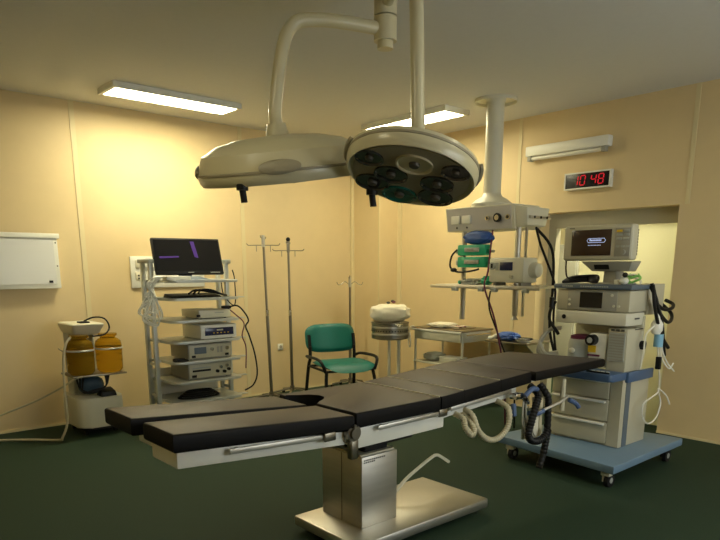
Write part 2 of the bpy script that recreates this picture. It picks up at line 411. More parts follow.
# monitor on top
t = thing('display_monitor', (2.95, 6.05, 1.468), 'black flat screen monitor with purple picture on the top rack shelf', 'monitor')
tilt = Matrix.Translation((3.04, 6.05, 1.525)) @ Matrix.Rotation(R(-7), 4, 'Z') @ Matrix.Rotation(R(-19), 4, 'X')
MB().box(-.345, .345, 0, .045, 0, .365, bev=.008, mt=tilt).build('housing', 'black', t)
s = MB().box(-.33, .33, -.002, 0, .03, .345, mt=tilt).build('screen', 'screen', t)
MB().hexa([tilt @ Vector(p) for p in ((.06, -.0035, .17), (.10, -.0035, .16), (.10, -.002, .16), (.06, -.002, .17), (.035, -.0035, .33), (.075, -.0035, .33), (.075, -.002, .33), (.035, -.002, .33))]).build('picture', 'purple', s)
MB().hexa([tilt @ Vector(p) for p in ((-.29, -.0035, .155), (-.10, -.0035, .165), (-.10, -.002, .165), (-.29, -.002, .155), (-.29, -.0035, .175), (-.10, -.0035, .18), (-.10, -.002, .18), (-.29, -.002, .175))]).build('picture', 'purple', s)
MB().box(-.03, .03, -.004, 0, .012, .018, mt=tilt).build('badge', 'greypaint', t)
MB().box(.20, .30, -.004, 0, .012, .017, mt=tilt).build('badge', 'greypaint', t)
st = MB(); st.hexa([Vector(p) for p in ((2.85, 5.98, 1.469), (3.20, 5.96, 1.469), (3.20, 6.2, 1.469), (2.85, 6.2, 1.469), (2.92, 6.04, 1.50), (3.12, 6.03, 1.50), (3.12, 6.18, 1.50), (2.92, 6.18, 1.50))], bev=.004); st.box(2.96, 3.10, 6.15, 6.18, 1.49, 1.62, bev=.01); st.build('stand', 'bluegrey', t)
# adapter & bundle of white cables
t = thing('power_adapter', (2.80, 5.97, 1.468), 'white adapter box with a tangle of white cables at left end of the top shelf', 'adapter')
MB().box(2.71, 2.96, 5.90, 6.0, 1.469, 1.505, bev=.008).build('body', 'white', t)
MB().cyl((2.96, 5.95, 1.487), (2.975, 5.95, 1.487), .012).build('plug', 'greypaint', t)
random.seed(3)
for k in range(9):
    c = MB(); x = 2.60+.01*k; y = 6.02+.015*k; a = .09*random.random()-.02
    z2 = 1.08+.16*random.random()
    c.tube([(2.73, 5.94+.01*k, 1.49), (2.68-.01*k, 5.93, 1.50), (2.60-a, 5.96, 1.43), (2.55+a, 6.0, 1.32), (2.59-a, 6.02, z2+.1), (2.55-a, 6.05, z2), (2.61+a, 6.05, z2-.06), (2.63+a, 6.03, z2+.02), (2.62, 6.04, z2+.18), (2.65, 6.02, 1.30)], .0065, seg=6, smooth=5)
    c.build('cable', 'clearwhite', t)
# instruments on the shelves
def device(name, label, x0, x1, y0, y1, z0, z1, body, panel, detail=0):
    t = thing(name, ((x0+x1)/2, (y0+y1)/2, z0), label, 'electronic unit')
    MB().box(x0, x1, y0, y1, z0+.008, z1, bev=.004).build('housing', body, t)
    for fx in (x0+.04, x1-.04):
        q = MB()
        for fy in (y0+.04, y1-.04): q.cyl((fx, fy, z0+.0005), (fx, fy, z0+.009), .012)
        q.build('foot', 'black', t)
    fp = MB().box(x0+.01, x1-.01, y0-.006, y0, z0+.018, z1-.01, bev=.002).build('front_panel', panel, t)
    return t, fp
H_ = 0.001
t, fp = device('light_source', 'flat pale electronic unit on the third rack shelf from the top', 3.03, 3.38, 5.92, 6.3, SZ[4]+H_, SZ[4]+.085, 'offwhite', 'offwhite')
MB().box(3.0, 3.04, 5.91, 5.914, SZ[4]+.025, SZ[4]+.045).build('switch', 'black', fp); MB().box(3.20, 3.30, 5.91, 5.914, SZ[4]+.055, SZ[4]+.062).build('badge', 'greypaint', fp)
t, fp = device('camera_control_unit', 'white electronic unit with a dark display strip on the fourth rack shelf', 3.03, 3.43, 5.90, 6.3, SZ[3]+H_, SZ[3]+.145, 'white', 'white')
MB().box(3.07, 3.39, 5.889, 5.894, SZ[3]+.04, SZ[3]+.115, bev=.001).build('display', 'screenblue', fp)
q = MB()
for k in range(5): q.box(3.16+.04*k, 3.175+.04*k, 5.886, 5.889, SZ[3]+.06, SZ[3]+.068)
q.build('indicator', 'yellow', fp)
MB().box(3.20, 3.27, 5.886, 5.889, SZ[3]+.085, SZ[3]+.10).build('readout', 'greypaint', fp)
t, fp = device('insufflator', 'beige electronic unit with two knobs and a grey readout on the fifth rack shelf', 2.90, 3.38, 5.93, 6.33, SZ[2]+H_, SZ[2]+.155, 'greybeige', 'beige')
MB().box(2.96, 3.09, 5.92, 5.924, SZ[2]+.06, SZ[2]+.125).build('readout', 'bluegrey', fp)
for x in (3.15, 3.32): MB().cyl((x, 5.905, SZ[2]+.10), (x, 5.924, SZ[2]+.10), .018).build('knob', 'chrome', fp)
for x in (3.21, 3.25): MB().box(x, x+.02, 5.918, 5.924, SZ[2]+.06, SZ[2]+.12).build('button', 'greybeige', fp)
for x in (2.93, 3.30): MB().box(x, x+.04, 5.918, 5.924, SZ[2]+.025, SZ[2]+.048).build('button', 'black', fp)
t, fp = device('recorder', 'beige electronic unit with disc slot and a cluster of dials on the sixth rack shelf', 2.89, 3.37, 5.93, 6.33, SZ[1]+H_, SZ[1]+.165, 'greybeige', 'beige')
MB().box(2.93, 3.13, 5.92, 5.924, SZ[1]+.08, SZ[1]+.10).build('slot', 'black', fp)
MB().box(2.93, 3.13, 5.919, 5.924, SZ[1]+.11, SZ[1]+.125).build('strip', 'greypaint', fp)
for k, (x, z) in enumerate(((3.20, .07), (3.24, .11), (3.28, .06), (3.31, .12), (3.33, .08))): MB().cyl((x, 5.90, SZ[1]+z), (x, 5.924, SZ[1]+z), .016).build('knob', 'chrome' if k % 2 else 'black', fp)
MB().box(2.92, 2.97, 5.918, 5.924, SZ[1]+.025, SZ[1]+.05).build('button', 'black', fp)
t = thing('control_keyboard', (3.0, 6.0, SZ[5]), 'black keyboard with coiled lead lying on the second rack shelf', 'keyboard')
MB().hexa([Vector(p) for p in ((2.76, 5.92, SZ[5]+.002), (3.28, 5.90, SZ[5]+.002), (3.28, 6.1, SZ[5]+.002), (2.76, 6.12, SZ[5]+.002), (2.77, 5.93, SZ[5]+.018), (3.27, 5.91, SZ[5]+.018), (3.27, 6.09, SZ[5]+.04), (2.77, 6.11, SZ[5]+.04))], bev=.004).build('body', 'black', t)
q = MB()
for k in range(3): q.tube([(2.95+.05*k, 5.95, SZ[5]+.04), (3.05+.03*k, 6.0, SZ[5]+.07), (3.2, 5.97, SZ[5]+.05+.01*k), (3.3, 5.95, SZ[5]+.03), (3.38, 5.98, SZ[5]+.012)], .01)
q.build('lead', 'black', t)
t = thing('endoscope_camera', (2.83, 5.95, SZ[2]), 'small black camera head with lead at left end of the fifth rack shelf', 'camera head')
MB().box(2.74, 2.85, 5.90, 5.96, SZ[2]+.001, SZ[2]+.035, bev=.008).build('body', 'black', t)
MB().tube([(2.85, 5.93, SZ[2]+.02), (2.88, 5.90, SZ[2]+.010), (2.82, 5.885, SZ[2]+.009), (2.76, 5.888, SZ[2]+.009)], .007).build('lead', 'black', t)
t = thing('coiled_cables', (3.05, 6.05, SZ[0]), 'heap of coiled black cables on the bottom rack shelf', 'cables')
for k in range(4):
    q = MB(); z = SZ[0]+.012+.018*k; rr = .16-.02*k
    q.tube([(3.05+rr*1.4*math.cos(a*.7+k), 6.05+rr*.6*math.sin(a*.7+k), z) for a in range(10)], .010, smooth=4); q.build('cable', 'black', t)
t = thing('power_cable', (3.55, 6.0, .3), 'black cable hanging in loops down the right side of the rack', 'cable')
MB().tube([(3.38, 5.97, SZ[4]+.10), (3.45, 5.90, SZ[4]+.12), (3.50, 5.84, SZ[4]+.05), (3.53, 5.82, SZ[4]-.03), (3.50, 5.83, SZ[4]-.09), (3.52, 5.8, .9), (3.58, 5.80, .7), (3.60, 5.80, .5), (3.56, 5.82, .38), (3.47, 5.84, .33)], .008, smooth=6).build('cable', 'black', t)
MB().tube([(3.38, 5.99, SZ[4]+.10), (3.43, 5.9, SZ[4]+.03), (3.50, 5.86, SZ[4]-.06), (3.46, 5.84, .9), (3.50, 5.84, .78), (3.49, 5.84, .56)], .006, smooth=6).build('cable', 'magenta', t)
MB().box(3.33, 3.41, 5.94, 6.02, SZ[4]+.09, SZ[4]+.12, bev=.01).build('plug', 'black', t)
MB().tube([(3.42, 6.15, 1.44), (3.43, 6.12, 1.3), (3.54, 6.10, 1.2), (3.55, 6.1, 1.46), (3.54, 6.12, 1.56)], .006, smooth=6).build('cable', 'black', t)

# ------------------------------------------------------------ IV stands
def iv(loc, hgt, label, lean=0, cap=False, rz=0, curl=False):
    t = thing('iv_stand', loc, label, 'drip stand', 'drip stands by the back wall', local=True, rz=rz)
    tp = Vector((lean, 0, hgt-.06))
    MB().cyl((0, 0, .08), tp*.55 + Vector((0, 0, .03)), .019).build('pole', 'steeldark', t)
    MB().cyl(tp*.55 + Vector((0, 0, .0)), tp, .014).build('inner_pole', 'steeldark', t)
    MB().cyl(tp*.55 + Vector((0, 0, -.02)), tp*.55 + Vector((0, 0, .05)), .02).build('collar', 'chrome', t)
    for k in range(5):
        a = R(72*k+10); l = MB(); l.tube([(0, 0, .10), (.1*math.cos(a), .1*math.sin(a), .085), (.25*math.cos(a), .25*math.sin(a), .055)], .012)
        l = l.build('leg', 'steeldark', t)
        MB().cyl((.25*math.cos(a)-.01, .25*math.sin(a), .024), (.25*math.cos(a)+.01, .25*math.sin(a), .024), .024).build('caster', 'rubber', l)
    MB().cyl((0, 0, .07), (0, 0, .13), .03).build('hub', 'steeldark', t)
    hk = MB().cyl(tp-Vector((0, 0, .10)), tp+Vector((0, 0, .03)), .02).build('hook_head', 'steel' if not cap else 'steeldark', t)
    if cap: MB().ball(tp+Vector((0, 0, .05)), .026).build('cap', 'black', t)
    for k in range(4):
        a = R(90*k+48); d = Vector((math.cos(a), math.sin(a), 0)); z = .0 if k % 2 == 0 else -.08
        if curl: P = [tp+Vector((0, 0, z)), tp+d*.06+Vector((0, 0, z+.05)), tp+d*.11+Vector((0, 0, z+.02)), tp+d*.15+Vector((0, 0, z+.01)), tp+d*.17+Vector((0, 0, z+.045))]
        else: P = [tp+Vector((0, 0, z)), tp+d*.10+Vector((0, 0, z)), tp+d*.17+Vector((0, 0, z)), tp+d*.19+Vector((0, 0, z+.02))]
        q = MB(); q.tube(P, .0045, seg=6)
        if not curl: q.tube([tp+d*.08+Vector((0, 0, z)), tp+d*.08+Vector((0, 0, z-.07))], .004, seg=6, smooth=0)
        q.build('hook', 'steeldark', t)
    return t
iv((4.20, 6.46, 0), 1.97, 'tall drip stand nearest the equipment rack, with bare hooks', lean=-.05)
iv((4.62, 6.63, 0), 1.92, 'tall drip stand with a black cap between the first stand and the green chair', lean=-.01, cap=True)
iv((5.55, 6.60, 0), 1.49, 'short drip stand with curled hooks behind the green chair near the corner column', curl=True)

# ------------------------------------------------------------ green chair
t = thing('visitor_chair', (4.83, 5.90, 0), 'green padded chair with black metal frame and armrests before the back wall', 'chair', local=True, rz=R(-16))
# local: x = width, -y = facing
def curved_pad(w_, d_, th, n=12, mt=None, curve=.03, axis='seat'):
    o = MB(); t_ = bmesh.new(); top = []; bot = []
    out = []
    N, K = 14, 10
    def P(u, v, s_):
        # superellipse mapped rounded rectangle
        x, y = u, v
        k = 1/max(1e-6, (abs(x)**4+abs(y)**4)**.25) if max(abs(x), abs(y)) > 0 else 1
        mx = max(abs(x), abs(y)); x, y = x*k*mx, y*k*mx
        edge = max(0, 1-mx**6)**.5
        if axis == 'seat': z = curve*(x*x) - (.06 if y < -.6 else 0)*((-y-.6)/.4 if y < -.6 else 0)**2
        else: z = -curve*x*x
        return Vector((x*w_/2, y*d_/2, z + s_*th/2*edge))
    for s_ in (1, -1):
        g_ = [[t_.verts.new(P(-1+2*i/N, -1+2*j/N, s_)) for j in range(N+1)] for i in range(N+1)]
        for i in range(N):
            for j in range(N): t_.faces.new((g_[i][j], g_[i+1][j], g_[i+1][j+1], g_[i][j+1]))
    bmesh.ops.remove_doubles(t_, verts=t_.verts, dist=1e-4)
    bmesh.ops.recalc_face_normals(t_, faces=t_.faces)
    if mt is not None:
        for v in t_.verts: v.co = mt @ v.co
    o._join(t_); return o
curved_pad(.56, .52, .075, curve=.012, mt=Matrix.Translation((0, -.04, .475))).build('seat', 'green', t)
curved_pad(.56, .345, .055, curve=.05, axis='back', mt=Matrix.Translation((0, .245, .757)) @ Matrix.Rotation(R(80), 4, 'X')).build('backrest', 'green', t)
for s_ in (-1, 1):
    MB().tube([(s_*.25, .24, .66), (s_*.25, .235, .52), (s_*.26, .26, .42), (s_*.28, .31, .013)], .018, smooth=4).build('leg', 'black', t)
    MB().tube([(s_*.25, -.20, .43), (s_*.265, -.22, .3), (s_*.28, -.26, .013)], .018, smooth=4).build('leg', 'black', t)
    MB().tube([(s_*.265, .24, .53), (s_*.30, .20, .555), (s_*.315, .05, .565), (s_*.315, -.12, .565), (s_*.30, -.20, .53), (s_*.265, -.21, .42)], .017, smooth=5).build('armrest', 'black', t)
for s_ in (-1, 1):
    MB().tube([(s_*.25, .24, .66), (s_*.25, .265, .80)], .018, smooth=0).build('back_upright', 'black', t)
    MB().tube([(s_*.25, -.2, .425), (s_*.255, .25, .425)], .015, smooth=0).build('seat_rail', 'black', t)
MB().tube([(-.25, -.20, .425), (.25, -.20, .425)], .015, smooth=0).build('seat_rail', 'black', t)
MB().tube([(-.255, .25, .425), (.255, .25, .425)], .015, smooth=0).build('seat_rail', 'black', t)
t.scale = (1.16, 1.2, .99)

# ------------------------------------------------------------ sterilising drum on stand
dx, dy = 5.385, 5.66
t = thing('drum_stand', (dx, dy, 0), 'pale two-pole pedestal stand carrying the steel sterilising drum', 'stand')
for s_ in (-.035, .045): MB().cyl((dx+.03+s_, dy-.03-s_, .05), (dx+.03+s_, dy-.03-s_, .742), .018).build('pole', 'offwhite', t)
MB().cyl((dx, dy, .742), (dx, dy, .752), .17, seg=32).build('ring', 'steeldark', t)
MB().prism(rrect(dx-.26, dx+.16, dy-.20, dy+.22, .06), .03, .06, bev=.006).build('base', 'offwhite', t)
for a, b in ((-.21, -.15), (.11, -.15), (-.21, .17), (.11, .17)): MB().cyl((dx+a, dy+b, 0.0), (dx+a, dy+b, .03), .022).build('foot', 'rubber', t)
t = thing('sterilising_drum', (dx, dy, .753), 'round perforated steel sterilising drum on its pedestal in front of the corner column', 'drum')
q = MB(); q.lathe([(0, .753), (.215, .753), (.222, .76), (.222, .93), (.228, .935), (.228, .95), (0, .95)], Matrix.Translation((dx, dy, 0)), 40); q.build('body', 'drumsteel', t)
for z in (.80, .88): MB().lathe([(.222, z), (.227, z+.003), (.227, z+.02), (.222, z+.023)], Matrix.Translation((dx, dy, 0)), 40, close=False).build('band', 'steel', t)
q = MB()
for k in range(40):
    a = 2*math.pi*k/40
    q.cyl((dx+.221*math.cos(a), dy+.221*math.sin(a), .85), (dx+.2235*math.cos(a), dy+.2235*math.sin(a), .85), .008, seg=8)
q.build('vent_holes', 'black', t)
MB().box(dx-.10, dx-.02, dy-.24, dy-.215, .90, .945, bev=.004).build('latch', 'chrome', t)
MB().tube([(dx-.02, dy-.20, .955), (dx-.05, dy-.235, .93), (dx-.10, dy-.245, .91), (dx-.13, dy-.235, .94)], .008).build('tie', 'cloth', t)
bm_ = MB(); tt = bmesh.new(); bmesh.ops.create_uvsphere(tt, u_segments=40, v_segments=24, radius=1)
random.seed(5)
from mathutils import noise as NZ
for v in tt.verts:
    c = v.co.copy(); sx = math.copysign(abs(c.x)**.6, c.x); sy = math.copysign(abs(c.y)**.6, c.y); sz = math.copysign(abs(c.z)**.7, c.z)
    n = NZ.noise(c*2.2)*.10+NZ.noise(c*6)*.04
    v.co = Vector((sx*.185*(1+n), sy*.185*(1+n), sz*.098*(1+n*1.6)+.105))
for v in tt.verts:
    if v.co.z < .002: v.co.z = .002
a_ = Matrix.Translation((dx, dy, .9505)) @ Matrix.Rotation(R(-42), 4, 'Z') @ Matrix.Diagonal((1.28, .98, 1.0, 1))
for v in tt.verts: v.co = a_ @ v.co
bm_._join(tt)
t = tag(bm_.build('cloth_bundle', 'cloth'), 'bundle of cream cloth packed on top of the steel drum', 'cloth bundle')
t2 = thing('tied_instruments', (dx+.03, dy, 1.17), 'small dark clips lying on top of the cream cloth bundle', 'clips')
for k, (x, y) in enumerate(((-.03, 0), (.03, -.03), (.07, .03))): MB().ball((dx+x, dy+y, 1.175+.006*k), .022, (1.3, .7, .7)).build('clip', ['hatch', 'magenta', 'hatch'][k], t2)

# ------------------------------------------------------------ instrument trolley
tx0, tx1, ty0, ty1 = 5.64, 6.19, 4.74, 5.535
t = thing('instrument_trolley', (5.9, 5.16, 0), 'white two-tier instrument trolley against the wall beside the steel drum', 'trolley')
MB().box(tx0, tx1, ty0, ty1, .865, .885, bev=.004).build('top', 'steeldark', t)
a = MB(); a.box(tx0+.02, tx1-.02, ty0+.02, ty1-.02, .745, .864, bev=.005); a.build('drawer_case', 'white', t)
d = MB(); d.box(tx0-.005, tx0+.018, ty0+.04, ty1-.04, .755, .85, bev=.004); d = d.build('drawer', 'offwhite', t)
MB().box(tx0-.02, tx0-.004, ty0+.02, ty1+.005, .848, .872, bev=.004).build('front_rail', 'white', t)
MB().tube([(tx0+.05, ty0-.02, .835), (tx1-.05, ty0-.02, .835)], .008, smooth=0).build('side_rail', 'chrome', t)
for x in (tx0+.03, tx1-.03):
    for y in (ty0+.03, ty1-.03):
        l = MB().cyl((x, y, .07), (x, y, .75), .014).build('leg', 'offwhite', t)
        MB().cyl((x-.012, y, .035), (x+.012, y, .035), .035).build('caster', 'rubber', l)
MB().box(tx0+.01, tx1-.01, ty0+.01, ty1-.01, .46, .48, bev=.004).build('shelf', 'offwhite', t)
# instruments, towels
random.seed(11)
def lump(name, label, cat, c, sc, m_, seed=0, amp=.12, flat=True):
    tt = bmesh.new(); bmesh.ops.create_uvsphere(tt, u_segments=28, v_segments=16, radius=1)
    for v in tt.verts:
        q = v.co.copy(); n = NZ.noise(q*2.5+Vector((seed, 0, 0)))*amp*2
        v.co = Vector((math.copysign(abs(q.x)**.7, q.x)*sc[0]*(1+n), math.copysign(abs(q.y)**.7, q.y)*sc[1]*(1+n), max(-.98, q.z)*sc[2]*(1+n*.7)+sc[2]))
        if v.co.z < .001: v.co.z = .001
        v.co += Vector(c)
    o = MB(); o._join(tt); return tag(o.build(name, m_), label, cat)
lump('folded_towel', 'pale crumpled towel lying on top of the instrument trolley', 'towel', (5.86, 5.24, .886), (.15, .17, .028), 'cloth', 2)
t = thing('instrument_tray', (5.88, 5.02, .886), 'low tray of dark and brown instruments on top of the instrument trolley', 'tray')
MB().box(5.74, 6.04, 4.88, 5.10, .8865, .896, bev=.003).build('tray', 'steeldark', t)
for k in range(5): MB().tube([(5.78+.04*k, 4.92, .906), (5.80+.04*k, 5.0, .908), (5.77+.04*k, 5.07, .906)], .007).build('instrument', 'magenta' if k % 2 else 'steel', t)
lump('packed_linen', 'greenish packed linen on the lower shelf of the instrument trolley', 'linen', (5.82, 5.33, .4805), (.12, .12, .05), 'greypaint', 5)
t = thing('instrument_box', (5.83, 5.02, .481), 'pale closed box on the lower shelf of the instrument trolley', 'box')
MB().box(5.74, 5.92, 4.90, 5.18, .4805, .53, bev=.008).build('body', 'offwhite', t); MB().box(5.735, 5.925, 4.895, 5.185, .531, .55, bev=.006).build('lid', 'white', t)
t = thing('tubing_loop', (5.60, 5.60, .62), 'loop of white tubing hanging from the trolley corner next to the drum', 'tubing')
MB().tube([(5.66, 5.52, .89), (5.62, 5.55, .88), (5.61, 5.56, .80), (5.61, 5.57, .70), (5.61, 5.55, .64), (5.60, 5.52, .67), (5.60, 5.53, .75), (5.60, 5.54, .82)], .007, smooth=6).build('tube', 'clearwhite', t)

# ------------------------------------------------------------ ceiling pendant
PX = 5.2
t = thing('ceiling_pendant', (5.38, 4.21, H), 'white ceiling supply pendant with socket panel and rails hanging beside the doorway', 'ceiling pendant')
MB().cyl((5.38, 4.21, 2.28), (5.38, 4.21, H), .085, seg=32).build('column', 'offwhite', t)
MB().lathe([(.20, H-.03), (.20, H-.001), (.1, H-.001), (.088, H-.03)], Matrix.Translation((5.38, 4.21, 0)), 32, close=False).build('ceiling_flange', 'offwhite', t)
MB().lathe([(0, 2.17), (.20, 2.17), (.20, 2.20), (.16, 2.235), (.10, 2.27), (.086, 2.30), (0, 2.30)], Matrix.Translation((5.38, 4.21, 0)), 32).build('hub', 'offwhite', t)
# head: front panel slanted, tapered end
hb = MB(); prof = [(5.22, 1.94), (5.56, 1.94), (5.60, 2.168), (5.18, 2.168)]
def extr(o, prof, y0, y1, y0b=None, bev=0):
    a = [Vector((x, y1, z)) for x, z in prof]; b = [Vector((x, y0, z)) for x, z in prof]
    o.hexa([b[0], b[1], a[1], a[0], b[3], b[2], a[2], a[3]], bev)
extr(hb, prof, 3.80, 4.64, bev=.008); hb.build('head', 'offwhite', t)
pf = MB(); pf.hexa([Vector(p) for p in ((5.214, 3.83, 1.95), (5.222, 3.83, 1.95), (5.222, 4.62, 1.95), (5.214, 4.62, 1.95), (5.174, 3.83, 2.155), (5.182, 3.83, 2.155), (5.182, 4.62, 2.155), (5.174, 4.62, 2.155))]); fp = pf.build('front_panel', 'panel', t)
def px_at(z): return 5.214-(z-1.95)*.195
for y in (4.505, 4.365): MB().box(px_at(2.05)-.015, px_at(2.05)+.005, y-.055, y+.055, 2.01, 2.09, bev=.005).build('socket', 'white', fp)
for y in (4.50, 4.37): MB().cyl((px_at(1.975)-.006, y, 1.975), (px_at(1.975)+.005, y, 1.975), .010).build('indicator', 'hatch', fp)
for y, r_ in ((4.10, .022), (3.985, .042), (3.86, .024)):
    o = MB().cyl((px_at(2.05)-.02, y, 2.05), (px_at(2.05)+.005, y, 2.05), r_, seg=24).build('gas_outlet', 'chrome' if r_ < .03 else 'black', fp)
    MB().cyl((px_at(2.05)-.024, y, 2.05), (px_at(2.05)-.02, y, 2.05), r_*.6, seg=24).build('outlet_hole', 'black' if r_ < .03 else 'chrome', o)
en = MB(); en.hexa([Vector(p) for p in ((5.24, 3.68, 1.97), (5.54, 3.68, 1.97), (5.55, 3.799, 1.95), (5.23, 3.799, 1.95), (5.20, 3.66, 2.13), (5.56, 3.66, 2.13), (5.59, 3.799, 2.155), (5.19, 3.799, 2.155))], bev=.008); en.build('end_cap', 'offwhite', t)
MB().box(5.235, 5.57, 3.645, 3.66, 2.03, 2.055, bev=.003).build('end_rail', 'steel', t)
q = MB()
for x in (5.30, 5.40, 5.50): q.cyl((x, 3.64, 2.043), (x, 3.65, 2.043), .012)
q.build('socket_hole', 'black', t)
MB().cyl((5.32, 4.64, 2.06), (5.32, 4.70, 2.06), .012).build('knob', 'rubber', t)
MB().cyl((5.26, 4.44, 1.06), (5.26, 4.44, 1.94), .028).build('rail_tube', 'steel', t)
MB().cyl((5.28, 3.80, 1.13), (5.28, 3.80, 1.97), .028).build('rail_tube', 'steel', t)
q = MB(); q.box(5.34, 5.36, 3.75, 3.77, 1.12, 1.97); q.cyl((5.28, 3.80, 1.09), (5.28, 3.80, 1.129), .035, r2=.015); q.build('rail_fittings', 'steel', t)
sh = MB(); sh.prism(rrect(5.04, 5.52, 3.48, 4.64, .03), 1.395, 1.42, bev=.006); sh.build('shelf', 'steel', t)
rl = MB(); rl.box(5.00, 5.015, 3.35, 4.66, 1.385, 1.415, bev=.003)
for y in (3.7, 4.1, 4.5): rl.box(5.01, 5.06, y-.02, y+.02, 1.39, 1.41)
rl.build('equipment_rail', 'steel', t)
for y in (4.33, 4.0, 3.85, 3.5): MB().box(4.985, 5.03, y-.03, y+.03, 1.36, 1.40, bev=.005).build('rail_clamp', 'greypaint', t)
# flow meters (green) and blue bag
def pump(z, label):
    t = thing('green_regulator', (5.12, 4.24, z), label, 'regulator', 'green regulators on the pendant tube')
    MB().box(5.13, 5.23, 4.07, 4.42, z, z+.105, bev=.012).build('body', 'medgreen', t)
    MB().box(5.115, 5.13, 4.14, 4.32, z+.035, z+.075, bev=.004).build('label_plate', 'greypaint', t)
    MB().box(5.112, 5.116, 4.20, 4.28, z+.048, z+.062).build('label_text', 'greybeige', t)
    MB().cyl((5.18, 4.10, z+.04), (5.18, 4.05, z+.04), .022).build('connector', 'medgreen', t)
    MB().cyl((5.18, 4.05, z+.04), (5.18, 4.0, z+.04), .014).build('nozzle', 'greypaint', t)
    MB().box(5.15, 5.21, 4.42, 4.455, z+.02, z+.07, bev=.005).build('end_cap', 'greypaint', t)
pump(1.70, 'upper green regulator block clamped to the pendant tube under the blue bag'); pump(1.585, 'lower green regulator block clamped to the pendant tube')
lump('blue_bag', 'dark blue rubber bag under the pendant head above the green regulators', 'bag', (5.20, 4.21, 1.806), (.07, .17, .064), 'blue', 9, .08)
t = thing('power_lead', (5.2, 4.4, 1.5), 'black lead looping below the lower green regulator on the pendant', 'lead')
MB().tube([(5.15, 4.44, 1.76), (5.14, 4.50, 1.70), (5.14, 4.52, 1.60), (5.14, 4.46, 1.55), (5.14, 4.36, 1.54), (5.14, 4.25, 1.55), (5.14, 4.15, 1.57)], .010, smooth=5).build('lead', 'black', t)
MB().ball((5.14, 4.47, 1.56), .028, (1, 1.4, .8)).build('plug', 'black', t)
# patient monitor on the pendant shelf
t = thing('infusion_monitor', (5.200, 3.74, 1.42), 'small white monitor with dark blue display on the pendant shelf', 'monitor')
MB().box(5.020, 5.240, 3.54, 3.93, 1.45, 1.675, bev=.018).build('body', 'offwhite', t)
MB().lathe([(0, 0), (.07, 0), (.072, .02), (.06, .07), (0, .085)], Matrix.Translation((5.160, 3.54, 1.56)) @ Matrix.Rotation(R(90), 4, 'X') , 24).build('rear_housing', 'offwhite', t)
MB().box(5.013, 5.022, 3.66, 3.80, 1.56, 1.635, bev=.003).build('display', 'screenblue', t)
MB().cyl((5.005, 3.885, 1.60), (5.022, 3.885, 1.60), .035, seg=20).build('dial', 'greypaint', t)
MB().box(5.002, 5.006, 3.875, 3.895, 1.58, 1.62).build('dial_slot', 'black', t)
MB().box(5.013, 5.022, 3.82, 3.85, 1.56, 1.63).build('button_strip', 'greypaint', t)
MB().cyl((5.005, 3.67, 1.505), (5.022, 3.67, 1.505), .018).build('knob', 'beige', t)
for y in (3.60, 3.89): MB().box(5.060, 5.220, y-.015, y+.015, 1.4205, 1.452).build('foot', 'greybeige', t)
lump('breathing_mask', 'green soft breathing mask lying on the pendant shelf', 'mask', (5.13, 4.03, 1.4205), (.05, .055, .042), 'medgreen', 3, .1)
lump('tangled_tubing', 'grey tangle of thin tubing and connectors on the pendant shelf', 'tubing', (5.15, 4.22, 1.4205), (.07, .12, .028), 'greypaint', 4, .3)
t = thing('tubing_connector', (5.14, 4.40, 1.42), 'small green connector at left end of the pendant shelf', 'connector')
MB().ball((5.14, 4.385, 1.4405), .02).build('cap', 'medgreen', t); MB().tube([(5.15, 4.375, 1.435), (5.17, 4.3, 1.44), (5.18, 4.22, 1.45)], .006).build('tube', 'clearwhite', t)
# cables from the pendant to the floor
def wire(name, label, P, r, m_, cat='cable', group=None):
    return tag(MB().tube(P, r, smooth=6).build(name, m_), label, cat, group)
wire('hanging_cable', 'thin dark cable hanging from the pendant past the green regulators', [(5.25, 4.08, 1.94), (5.16, 4.03, 1.75), (5.06, 3.97, 1.55), (4.98, 3.94, 1.40), (5.05, 3.86, 1.1), (5.10, 3.76, .6), (5.2, 3.8, .2), (5.35, 3.9, .012)], .009, 'magenta')
wire('hanging_cable', 'dark cable hanging straight below the middle of the pendant rail', [(4.98, 3.87, 1.37), (4.99, 3.88, 1.2), (5.10, 3.82, .9), (5.2, 3.72, .5), (5.3, 3.75, .012)], .008, 'black')
wire('hanging_cable', 'black hose from the pendant head down behind the small white monitor', [(5.44, 3.72, 1.96), (5.44, 3.66, 1.8), (5.46, 3.60, 1.66), (5.56, 3.55, 1.4), (5.52, 3.52, 1.1), (5.50, 3.46, .8), (5.52, 3.36, .4), (5.55, 3.3, .015)], .012, 'black')
wire('hanging_cable', 'black hose hanging from the pendant end nearest the doorway', [(5.50, 3.75, 1.95), (5.58, 3.62, 1.75), (5.60, 3.60, 1.4), (5.62, 3.62, 1.0), (5.62, 3.5, .6), (5.66, 3.42, .015)], .014, 'black')

# ------------------------------------------------------------ things behind the table head
t = thing('wall_shelf', (6.0, 4.26, .80), 'narrow steel wall shelf behind the operating table, between trolley and doorway', 'shelf')
MB().box(5.80, XB, 4.00, 4.56, .775, .795, bev=.004).build('top', 'steeldark', t)
for y in (4.08, 4.48): MB().hexa([Vector(p) for p in ((6.22, y, .55), (6.249, y, .55), (6.249, y+.02, .55), (6.22, y+.02, .55), (5.9, y, .774), (6.249, y, .774), (6.249, y+.02, .774), (5.9, y+.02, .774))]).build('bracket', 'steel', t)
lump('blue_wrap', 'crumpled dark blue wrap on the wall shelf behind the operating table', 'wrap', (5.93, 4.34, .7955), (.10, .13, .045), 'blue', 8, .2)
t = thing('white_tube', (5.88, 4.46, .80), 'short cream tube leaning beside the blue wrap on the wall shelf', 'tube')
MB().tube([(5.83, 4.52, .815), (5.83, 4.46, .83), (5.84, 4.40, .87)], .022).build('tube', 'white', t)
t = thing('small_dish', (5.92, 4.12, .795), 'small black-rimmed white dish on the wall shelf near the doorway', 'dish')
